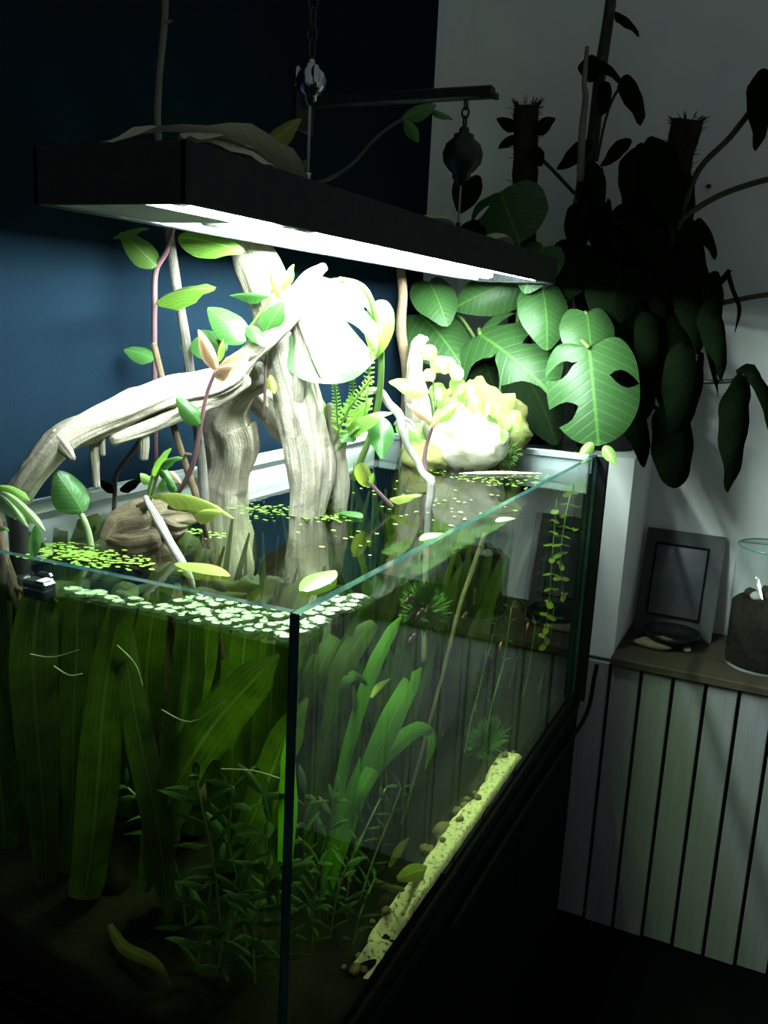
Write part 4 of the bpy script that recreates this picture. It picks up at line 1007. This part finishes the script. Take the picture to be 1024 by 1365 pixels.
# ------------------------------------------------------------------ under water
def blade(parent, pts, ws, mat, nr=(1, .1, 0), wave=.05, seed=0, cup=.12, plane='y'):
    fn = onY if plane == 'y' else onX
    P = [fn(*p) for p in pts]
    for p in P: p.z = max(p.z, TZ0 + .03)
    q, r = spline(P, 5, [w_ * mpp(p) for p, w_ in zip(P, ws)])
    return MB().ribbon(q, r, nrm_at(P[len(P) // 2], nr), cup, 4, wave, seed).build('leaf', mat, parent)
sw = thing('sword_plant', 'large sword plant with broad upright leaves behind the end glass', 'water plant', V(onY(150, 1290, .89).x, .89, TZ0 + .09))
for i, (pts, ws) in enumerate([
    ([(62, 1290, .84), (60, 1120, .82), (50, 980, .80), (45, 880, .79), (55, 818, .80)], [14, 36, 58, 62, 10]),
    ([(85, 1290, .87), (95, 1100, .86), (98, 960, .85), (102, 880, .85), (110, 825, .86)], [12, 24, 38, 42, 6]),
    ([(95, 1310, .85), (115, 1180, .84), (130, 1050, .83), (140, 920, .82), (165, 838, .83)], [16, 46, 56, 48, 6]),
    ([(225, 1230, .86), (212, 1110, .84), (190, 1000, .83), (175, 920, .83), (160, 846, .85)], [12, 40, 40, 34, 5]),
    ([(215, 1190, .90), (225, 1080, .88), (240, 980, .87), (250, 905, .87), (258, 852, .88)], [16, 40, 46, 44, 6]),
    ([(190, 1190, .87), (225, 1070, .85), (275, 980, .84), (330, 915, .84), (372, 872, .86)], [18, 60, 66, 56, 5]),
    ([(262, 1000, .95), (266, 930, .94), (274, 880, .93), (285, 846, .93)], [12, 26, 30, 5]),
    ([(205, 980, .95), (195, 900, .94), (215, 850, .93)], [24, 46, 7]),
    ([(10, 1270, .86), (5, 1100, .85), (-6, 960, .84), (-10, 860, .84)], [14, 40, 50, 10]),
    ([(30, 1300, .92), (22, 1120, .92), (12, 980, .92), (25, 850, .92)], [14, 44, 56, 10]),
    ([(320, 1130, .88), (350, 1060, .86), (378, 990, .85), (410, 930, .85)], [30, 46, 46, 5]),
    ([(300, 1000, .98), (320, 920, .97), (330, 865, .96)], [20, 40, 7]),
    ([(140, 1000, .97), (135, 900, .96), (130, 840, .96)], [30, 50, 10]),
    ([(345, 1010, .99), (372, 930, .98), (395, 880, .98)], [20, 40, 6]),
    ([(70, 1150, 1.0), (66, 1000, .99), (72, 850, .99)], [30, 52, 20]), ([(175, 1150, 1.02), (168, 1000, 1.0), (180, 860, 1.0)], [30, 50, 20]),
    ([(300, 1180, 1.02), (310, 1030, 1.0), (305, 880, 1.0)], [30, 52, 20]), ([(345, 1200, .96), (352, 1100, .95), (365, 980, .95)], [30, 50, 20]),
    ([(250, 1190, 1.05), (262, 1020, 1.04), (245, 870, 1.03)], [30, 54, 20]), ([(110, 1170, 1.05), (112, 1010, 1.04), (118, 860, 1.03)], [30, 50, 20]),
]):
    P = [onY(*p) for p in pts]; W_ = [w_ * mpp(p) for p, w_ in zip(P, ws)]
    for p in P: p.z = min(max(p.z, TZ0 + .03), WATER - .02)
    if i not in (5, 10, 16):          # these reach the surface and bend along it
        P[-1].z = WATER - .026; W_[-1] = W_[-2] * .75
        d_ = V(.012 + .02 * sin(i * 2.1), .022, .006); P.append(P[-1] + d_); W_.append(W_[-1] * .5); P.append(P[-1] + d_ * .8); W_.append(.003)
    q, r = spline(P, 5, W_)
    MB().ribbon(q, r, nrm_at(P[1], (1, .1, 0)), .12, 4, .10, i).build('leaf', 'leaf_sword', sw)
MB().blob(V(onY(150, 1290, .89).x, .89, TZ0 + .10), (.028, .025, .03), 3, .2, rings=8, segs=10).build('crown', 'soil', sw)
sw2 = plant('blade_plant', 'bright green sword leaves curving behind the near corner of the long glass', 455, 1180, .98, 'water plant')
for i, (pts, ws, mt) in enumerate([
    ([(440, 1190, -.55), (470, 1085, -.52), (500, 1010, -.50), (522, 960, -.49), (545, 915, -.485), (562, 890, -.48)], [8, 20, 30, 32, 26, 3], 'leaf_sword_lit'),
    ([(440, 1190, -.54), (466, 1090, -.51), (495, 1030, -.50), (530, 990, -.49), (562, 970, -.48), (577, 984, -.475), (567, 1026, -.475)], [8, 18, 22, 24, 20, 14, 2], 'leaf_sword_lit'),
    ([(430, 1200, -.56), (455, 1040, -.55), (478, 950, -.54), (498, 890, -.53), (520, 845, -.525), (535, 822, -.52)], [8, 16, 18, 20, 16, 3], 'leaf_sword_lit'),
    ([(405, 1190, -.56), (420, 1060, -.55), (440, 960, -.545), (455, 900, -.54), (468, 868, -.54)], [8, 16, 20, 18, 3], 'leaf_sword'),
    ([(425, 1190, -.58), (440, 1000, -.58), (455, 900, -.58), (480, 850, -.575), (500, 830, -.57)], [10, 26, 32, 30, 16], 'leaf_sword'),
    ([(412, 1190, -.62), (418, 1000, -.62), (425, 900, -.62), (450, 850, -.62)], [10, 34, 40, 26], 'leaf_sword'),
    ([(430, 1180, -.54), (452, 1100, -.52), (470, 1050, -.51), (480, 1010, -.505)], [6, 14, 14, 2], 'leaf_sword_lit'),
    ([(490, 912, -.53), (475, 900, -.53), (462, 908, -.53), (450, 935, -.535)], [6, 14, 14, 4], 'leaf_weed'),
    ([(495, 930, -.52), (505, 915, -.52), (520, 905, -.515)], [4, 9, 2], 'leaf_weed_yellow'),
]): blade(sw2, pts, ws, mt, seed=i + 3, plane='x', nr=(1, .5, .3))
for i, (pts, ws, mt) in enumerate([
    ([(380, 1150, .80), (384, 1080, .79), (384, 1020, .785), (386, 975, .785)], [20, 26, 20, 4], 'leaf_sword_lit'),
]): blade(sw2, pts, ws, mt, seed=i)

# stem plants: stem plus single leaves
def stem_plant(label, pts, nl, ll, lw, mat, seed, cat='water plant', plane='y', name='stem_plant', group=None, stem='green_stem', shape='lance', pairs=2, lift=.5):
    fn = onY if plane == 'y' else onX
    P = spline([fn(*p) for p in pts], 6); K = len(P); r_ = random.Random(seed)
    t_ = thing(name, label, cat, P[0], group)
    MB().tube(P, [.0016] * K, 5).build('stem', stem, t_)
    for i in range(nl):
        f = .12 + .88 * i / max(1, nl - 1); a = f * (K - 1); j = min(int(a), K - 2); p = P[j].lerp(P[j + 1], a - j); tg = (P[j + 1] - P[j]).normalized()
        a0 = r_.uniform(0, 6.28)
        for k in range(pairs):
            an = a0 + k * 2 * pi / pairs; out = (tg.orthogonal().normalized() * cos(an) + tg.cross(tg.orthogonal().normalized()) * sin(an))
            d = (out + tg * r_.uniform(lift * .6, lift * 1.4)).normalized(); s_ = r_.uniform(.75, 1.2)
            q = p + d * ll * s_
            q.x = min(q.x, TX1 - G - .004); q.y = max(q.y, TY0 + G + .004); q.z = min(q.z, WATER - .004)
            place_leaf(t_, mat, p, q, lw * s_, (tg + out * .1 - d * .5), shape, .1, .1, None, nt=6, ns=2)
    return t_
lab0 = 'narrow leaved stem plant crowded behind the near corner glass'
gid = 'narrow leaved stem plants in the near corner'
for i, (pts, nl) in enumerate([
    ([(295, 1250, .84), (285, 1150, .83), (270, 1080, .82), (262, 1040, .82)], 7),
    ([(350, 1260, .83), (355, 1170, .82), (360, 1110, .81), (352, 1060, .80)], 8),
    ([(330, 1270, .86), (318, 1180, .85), (305, 1120, .84), (312, 1050, .83)], 8),
    ([(250, 1260, .90), (240, 1180, .89), (215, 1100, .88), (170, 1050, .87)], 8),
    ([(375, 1290, .82), (372, 1220, .81), (370, 1150, .80)], 7),
    ([(290, 1300, .82), (300, 1240, .81), (320, 1190, .80)], 6),
    ([(260, 1300, .85), (275, 1230, .84), (282, 1170, .83)], 6),
    ([(340, 1310, .80), (338, 1250, .79), (345, 1200, .785)], 6),
]): stem_plant(lab0, pts, nl, .050, .0125, 'leaf_weed', 40 + i, group=gid)
for i, (pts, nl) in enumerate([
    ([(425, 1230, -.50), (430, 1150, -.49), (440, 1100, -.48), (448, 1060, -.475)], 8),
    ([(460, 1220, -.49), (470, 1150, -.48), (490, 1100, -.475), (515, 1050, -.47)], 8),
    ([(480, 1200, -.48), (500, 1140, -.475), (520, 1090, -.47), (535, 1050, -.465)], 7),
    ([(415, 1270, -.47), (418, 1200, -.465), (425, 1150, -.46)], 7),
    ([(440, 1250, -.465), (450, 1190, -.46), (465, 1150, -.455)], 7),
    ([(405, 1220, -.50), (404, 1130, -.49), (408, 1060, -.48)], 7),
    ([(470, 1260, -.47), (480, 1220, -.465), (500, 1170, -.46)], 6),
]): stem_plant('leafy stem plant in the thicket behind the long glass', pts, nl, .036, .009, 'leaf_weed', 60 + i, plane='x', group='leafy stems at the near end of the long glass')
for i, (a, b, x) in enumerate([(668, 880, -.50), (700, 900, -.52), (640, 900, -.54), (725, 880, -.50), (690, 860, -.56), (745, 900, -.50), (655, 840, -.58), (610, 880, -.6)]):
    stem_plant('thin straggly pondweed strand at the far end of the long glass', [(a - 25, b + 130, x), (a - 12, b + 60, x), (a + 4, b, x), (a + 14, b - 70, x + .01)], 9, .022, .0035, 'leaf_weed', 80 + i, plane='x', group='straggly pondweed strands', pairs=3)
for i, (pts, nl) in enumerate([([(765, 640, -.47), (752, 700, -.47), (748, 760, -.47), (760, 850, -.47)], 13), ([(742, 665, -.49), (738, 720, -.49), (732, 800, -.49), (726, 860, -.5)], 12), ([(775, 640, -.46), (768, 700, -.46), (765, 790, -.46)], 10)]):
    stem_plant('yellow green trailing strand hanging below the surface at the far end', pts, nl, .022, .016, 'leaf_weed_yellow', 95 + i, plane='x', group='trailing yellow green strands', shape='round', pairs=2, lift=.2)
# tall dark thicket in the middle and rear of the tank
tk = random.Random(8)
for i in range(44):
    x = tk.uniform(-.96, -.54); y = tk.uniform(1.02, 2.04); z0 = TZ0 + .02 + soil_h(x, y); h = tk.uniform(.25, .48)
    t_ = thing('grass_plant', 'dark ribbon leaved grass plant deep inside the tank', 'water plant', (x, y, z0), 'ribbon leaved grass plants deep in the tank')
    for k in range(7):
        a = tk.uniform(0, 6.28); e = tk.uniform(.03, .10)
        q = spline([V(x, y, z0), V(x + e * .3 * cos(a), y + e * .3 * sin(a), z0 + h * .5), V(max(-1.0, x + e * cos(a)), y + e * sin(a), min(WATER - .006, z0 + h * tk.uniform(.8, 1.1)))], 5)
        MB().ribbon(q, [.004 + .018 * sin(pi * (.1 + .88 * j / (len(q) - 1))) for j in range(len(q))], V(cos(a + 1.2), sin(a + 1.2), .3), .1, 2).build('leaf', 'leaf_sword', t_)
# fallen leaves and stones on the bottom
for px, py, px2, py2, x, w_, mt, lab in [(530, 1172, 578, 1158, -.455, 24, 'leaf_weed_yellow', 'broad pale leaf lying on the sand'), (519, 1156, 546, 1116, -.46, 12, 'leaf_weed_yellow', 'thin pale leaf standing at the edge of the sand')]:
    B = onX(px, py, x); T = onX(px2, py2, x + .006)
    q = [B.lerp(T, i / 8) + V(0, 0, .004 * sin(pi * i / 8)) for i in range(9)]
    tag(MB().ribbon(q, [w_ * mpp(B) * sin(pi * (.08 + .9 * i / 8)) for i in range(9)], V(.6, -.4, .7), .1).build('sunken_leaf', mt), lab, 'leaf')
B = onY(146, 1232, .80); T = onY(228, 1314, .80)
q = spline([B, onY(165, 1262, .79), onY(205, 1283, .79), T], 4)
tag(MB().ribbon(q, [.003 + .013 * sin(pi * (.1 + .85 * i / (len(q) - 1))) for i in range(len(q))], nrm_at(B, (1, .3, 0)), .2, 4, .1).build('sunken_leaf', 'leaf_sunken'), 'yellowing leaf drooping behind the end glass', 'leaf')
limbp = MB(); P = [onX(*p) for p in ((497, 1172, -.50), (515, 1183, -.48), (535, 1188, -.465), (550, 1199, -.45))]
q, r = spline(P, 5, [.004, .006, .006, .004]); tag(limbp.tube(q, r, 8, .15, 1).build('sunken_twig', 'stick'), 'short crooked twig lying on the sand', 'stick')
for k in range(26):
    y = tk.uniform(.98, 1.75); x = -.475 + tk.uniform(-.012, .030); r = tk.uniform(.004, .009)
    zb = max(sand_z(min(x, -.434), y), TZ0 + .008 + soil_h(x, y))
    tag(MB().blob((x, y, zb + r * .45), (r, r * tk.uniform(.8, 1.5), r * .7), k * 1.3, .2, rings=6, segs=9).build('pebble', 'pebble'), 'small brown pebble on the edge of the sand', 'pebble', 'pebbles along the sand')
for px, py, rr in ((592, 1092, .017), (611, 1082, .010), (574, 1105, .009)):
    p = onX(px, py, -.475); p.z = TZ0 + .008 + soil_h(p.x, p.y) + rr * .5
    tag(MB().blob(p, (rr, rr * 1.2, rr * .8), px, .2, rings=8, segs=12).build('river_stone', 'pebble'), 'larger brown stone at the back of the sand', 'stone', 'larger stones by the sand')
# roots hanging from the floating leaves
for i, (a, b, c, d, e, f_) in enumerate([(215, 946, 255, 962, 300, 934), (40, 872, 70, 876, 105, 866), (72, 888, 92, 900, 110, 898), (295, 1025, 340, 1028, 385, 1042), (156, 860, 180, 885, 190, 915)]):
    P = spline([onY(a, b, .765), onY(c, d, .762), onY(e, f_, .765)], 6)
    tag(MB().tube(P, [.0008] * len(P), 4).build('fine_root', 'root'), 'thin pale root drifting behind the end glass', 'root', 'drifting roots behind the end glass')
# fish
def fish(px, py, x, L, ang, mat, label, group=None):
    c = onX(px, py, x); d = V(0, cos(ang), sin(ang)); up = V(0, -sin(ang), cos(ang)); root = thing('fish', label, 'fish', c, group)
    prof = [(-.5, .03), (-.42, .10), (-.3, .15), (-.1, .19), (.08, .17), (.25, .10), (.34, .06)]
    mb = MB(); n = 10; vs = []; fs = []
    for t_, r in prof:
        for j in range(n):
            a = 2 * pi * j / n; vs.append(c + d * (-t_ * L) + up * (r * L * sin(a)) + V(1, 0, 0) * (r * .45 * L * cos(a)))
    for i in range(len(prof) - 1):
        for j in range(n): fs.append((i * n + j, i * n + (j + 1) % n, (i + 1) * n + (j + 1) % n, (i + 1) * n + j))
    fs.append(tuple(range(n))[::-1]); fs.append(tuple((len(prof) - 1) * n + j for j in range(n)))
    mb.add(vs, fs).build('body', mat, root)
    t0 = c - d * (.34 * L)
    MB().add([t0 + up * .04 * L, t0 - up * .04 * L, t0 - d * .2 * L - up * .15 * L, t0 - d * .12 * L, t0 - d * .2 * L + up * .15 * L], [(0, 1, 2, 3), (0, 3, 4)]).build('tail_fin', mat, root)
    MB().add([c + up * .17 * L + d * .1 * L, c + up * .16 * L - d * .12 * L, c + up * .30 * L - d * .14 * L, c + up * .28 * L], [(0, 1, 2, 3)]).build('dorsal_fin', mat, root)
for a, b in ((560, 818), (545, 800), (549, 852), (619, 822)): fish(a, b, -.47, .034, .12, 'fish', 'small dark fish hovering by the moss ball', 'small dark fish')
for a, b in ((703, 836), (667, 862)): fish(a, b, -.47, .022, 1.0, 'fish_orange', 'tiny orange fish among the pondweed strands', 'tiny orange fish')

# ------------------------------------------------------------------ equipment on the left
hz = [(-30, 720, .86), (-12, 672, .86), (8, 664, .86), (22, 690, .86), (26, 730, .86), (28, 765, .86), (30, 800, .86), (30, 1000, .86)]
P = [onY(*p) for p in hz]; q, r = spline(P, 6, [.013] * len(P)); hs = thing('filter_hose', 'black ribbed filter hose arching into the water', 'hose', onY(28, 1000, .86))
MB().tube(q, r, 14).build('hose', 'hose', hs)
p = onY(28, 770, .86); MB().lathe(p, [(.0135, -.03), (.019, -.028), (.020, 0), (.0185, .004), (.0135, .008)], 18).build('collar', 'plastic', hs)
pf = onZ(52, 778, WATER); fl = thing('surface_skimmer', 'small black plastic skimmer at the waterline by the hose', 'filter', (pf.x, pf.y, WATER - .018))
MB().bevbox((pf.x - .018, pf.y - .011, WATER - .018), (pf.x + .018, pf.y + .011, WATER + .005), .003).build('body', 'plastic', fl, False)
MB().bevbox((pf.x - .018, pf.y + .012, WATER - .018), (pf.x + .004, pf.y + .022, WATER + .009), .003).build('clip', 'plastic', fl, False)
MB().bevbox((pf.x + .004, pf.y - .009, WATER + .0055), (pf.x + .016, pf.y + .008, WATER + .007), .001).build('label_plate', 'rail', fl, False)
# cable at the far lower corner
P = [onX(796, 886, -.402), onX(792, 905, -.402), onX(787, 935, -.402), onX(779, 958, -.402), onX(762, 985, -.402), onX(735, 1025, -.402), onX(700, 1078, -.402), onX(655, 1150, -.402), onX(600, 1240, -.402)]
q = spline(P, 5); tag(MB().tube(q, [.0055] * len(q), 8).build('power_cable', 'black_trim'), 'black cable running along the foot of the tank', 'cable')

# ------------------------------------------------------------------ on the ledge
zl = LEDGE_Z + .0005
fr = thing('slate_plaque', 'dark grey plaque with inset panel leaning on the white wall', 'plaque', (-.27, 2.68, zl))
def lean(x, h, t_): return V(x, 2.655 + .085 * (h / .30) - t_, zl + h * .985)
def leanbox(x0, x1, h0, h1, t0, t1):
    vs = [lean(x, h, t) for t in (t0, t1) for (x, h) in ((x0, h0), (x1, h0), (x1, h1), (x0, h1))]
    return MB().add(vs, [(0, 1, 2, 3), (7, 6, 5, 4), (0, 4, 5, 1), (1, 5, 6, 2), (2, 6, 7, 3), (3, 7, 4, 0)])
px0, px1, ph = -.372, -.150, .302
leanbox(px0, px1, 0, ph, .0, .010).build('board', 'slate', fr, False)
a0, a1, h0, h1 = px0 + .035, px1 - .045, .06, ph - .042
for (q0, q1, q2, q3) in ((a0 - .005, a0, h0 - .005, h1 + .005), (a1, a1 + .005, h0 - .005, h1 + .005), (a0, a1, h0 - .005, h0), (a0, a1, h1, h1 + .005)):
    leanbox(q0, q1, q2, q3, .010, .016).build('inner_frame', 'black_trim', fr, False)
leanbox(a0, a1, h0, h1, .010, .0125).build('inset_panel', 'slate_panel', fr, False)
c = V(-.252, 2.575, zl)
tag(MB().lathe(c, [(.040, 0), (.052, .004), (.072, .022), (.080, .040), (.076, .040), (.066, .024), (.045, .012), (0, .010)], 32).build('low_dish', 'dish'), 'low black dish in front of the dark plaque', 'dish')
p = onZ(872, 862, zl); tag(MB().blob((p.x, p.y, zl + .009), (.062, .034, .013), 3.0, .25, rings=10, segs=18).build('flat_stone', 'beige_rock'), 'flat beige stone lying on the ledge before the plaque', 'stone')
p = onZ(915, 868, zl); tag(MB().blob((p.x, p.y, zl + .007), (.013, .011, .009), 6.0, .2, rings=8, segs=12).build('small_pebble', 'white_stone'), 'small pale pebble on the ledge beside the flat stone', 'pebble')
p = onZ(886, 850, zl + .02); tag(MB().blob((p.x, p.y, zl + .010), (.035, .020, .012), 8.0, .25, rings=8, segs=14).build('flat_stone', 'beige_rock'), 'smaller beige stone touching the black dish', 'stone')

jr = .098; jc = V(onZ(962, 880, zl).x + jr, 2.545, zl); jh = onY(1000, 724, 2.545).z - zl
jar = thing('glass_jar', 'tall round glass jar of dark soil on the ledge', 'jar', jc)
MB().lathe(jc, [(0, .0), (jr - .006, .0), (jr, .006), (jr, jh - .002)], 48).build('wall', 'jar_glass', jar)
n = 48
MB().tube([jc + V((jr - .0015) * cos(2 * pi * i / n), (jr - .0015) * sin(2 * pi * i / n), jh - .002) for i in range(n + 1)], .0024, 8, cap=False).build('rim', 'jar_rim', jar)
sh_ = onY(985, 800, 2.50).z - zl
MB().lathe(jc, [(0, .006), (jr - .010, .006), (jr - .005, .012), (jr - .004, sh_ - .012), (jr - .016, sh_), (jr * .5, sh_ + .008), (0, sh_ + .006)], 36).build('soil', 'potsoil', jar)
rj = random.Random(12)
for k in range(16):
    a = rj.uniform(0, 6.28); rr = rj.uniform(.0, .075); r = rj.uniform(.010, .019)
    pale = k in (3, 9)
    tag(MB().blob(jc + V(rr * cos(a), rr * sin(a), sh_ + .006 + r * .4), (r, r, r * .8), k * 2.1, .25, rings=8, segs=10).build('jar_stone', 'white_stone' if pale else 'rock_dark'),
        'pale stone on the soil inside the glass jar' if pale else 'dark lump on the soil inside the glass jar', 'stone', 'pale stones in the jar' if pale else 'dark lumps in the jar')
p = onY(949.5, 245, 2.752); p = onY(945, 248, BACK_Y - .004)
tag(MB().lathe(p, [(.0, -.006), (.006, -.004), (.007, 0), (.006, .004), (0, .006)], 12).build('wall_plug', 'dark_stem'), 'tiny dark plug hole in the white wall', 'wall plug')
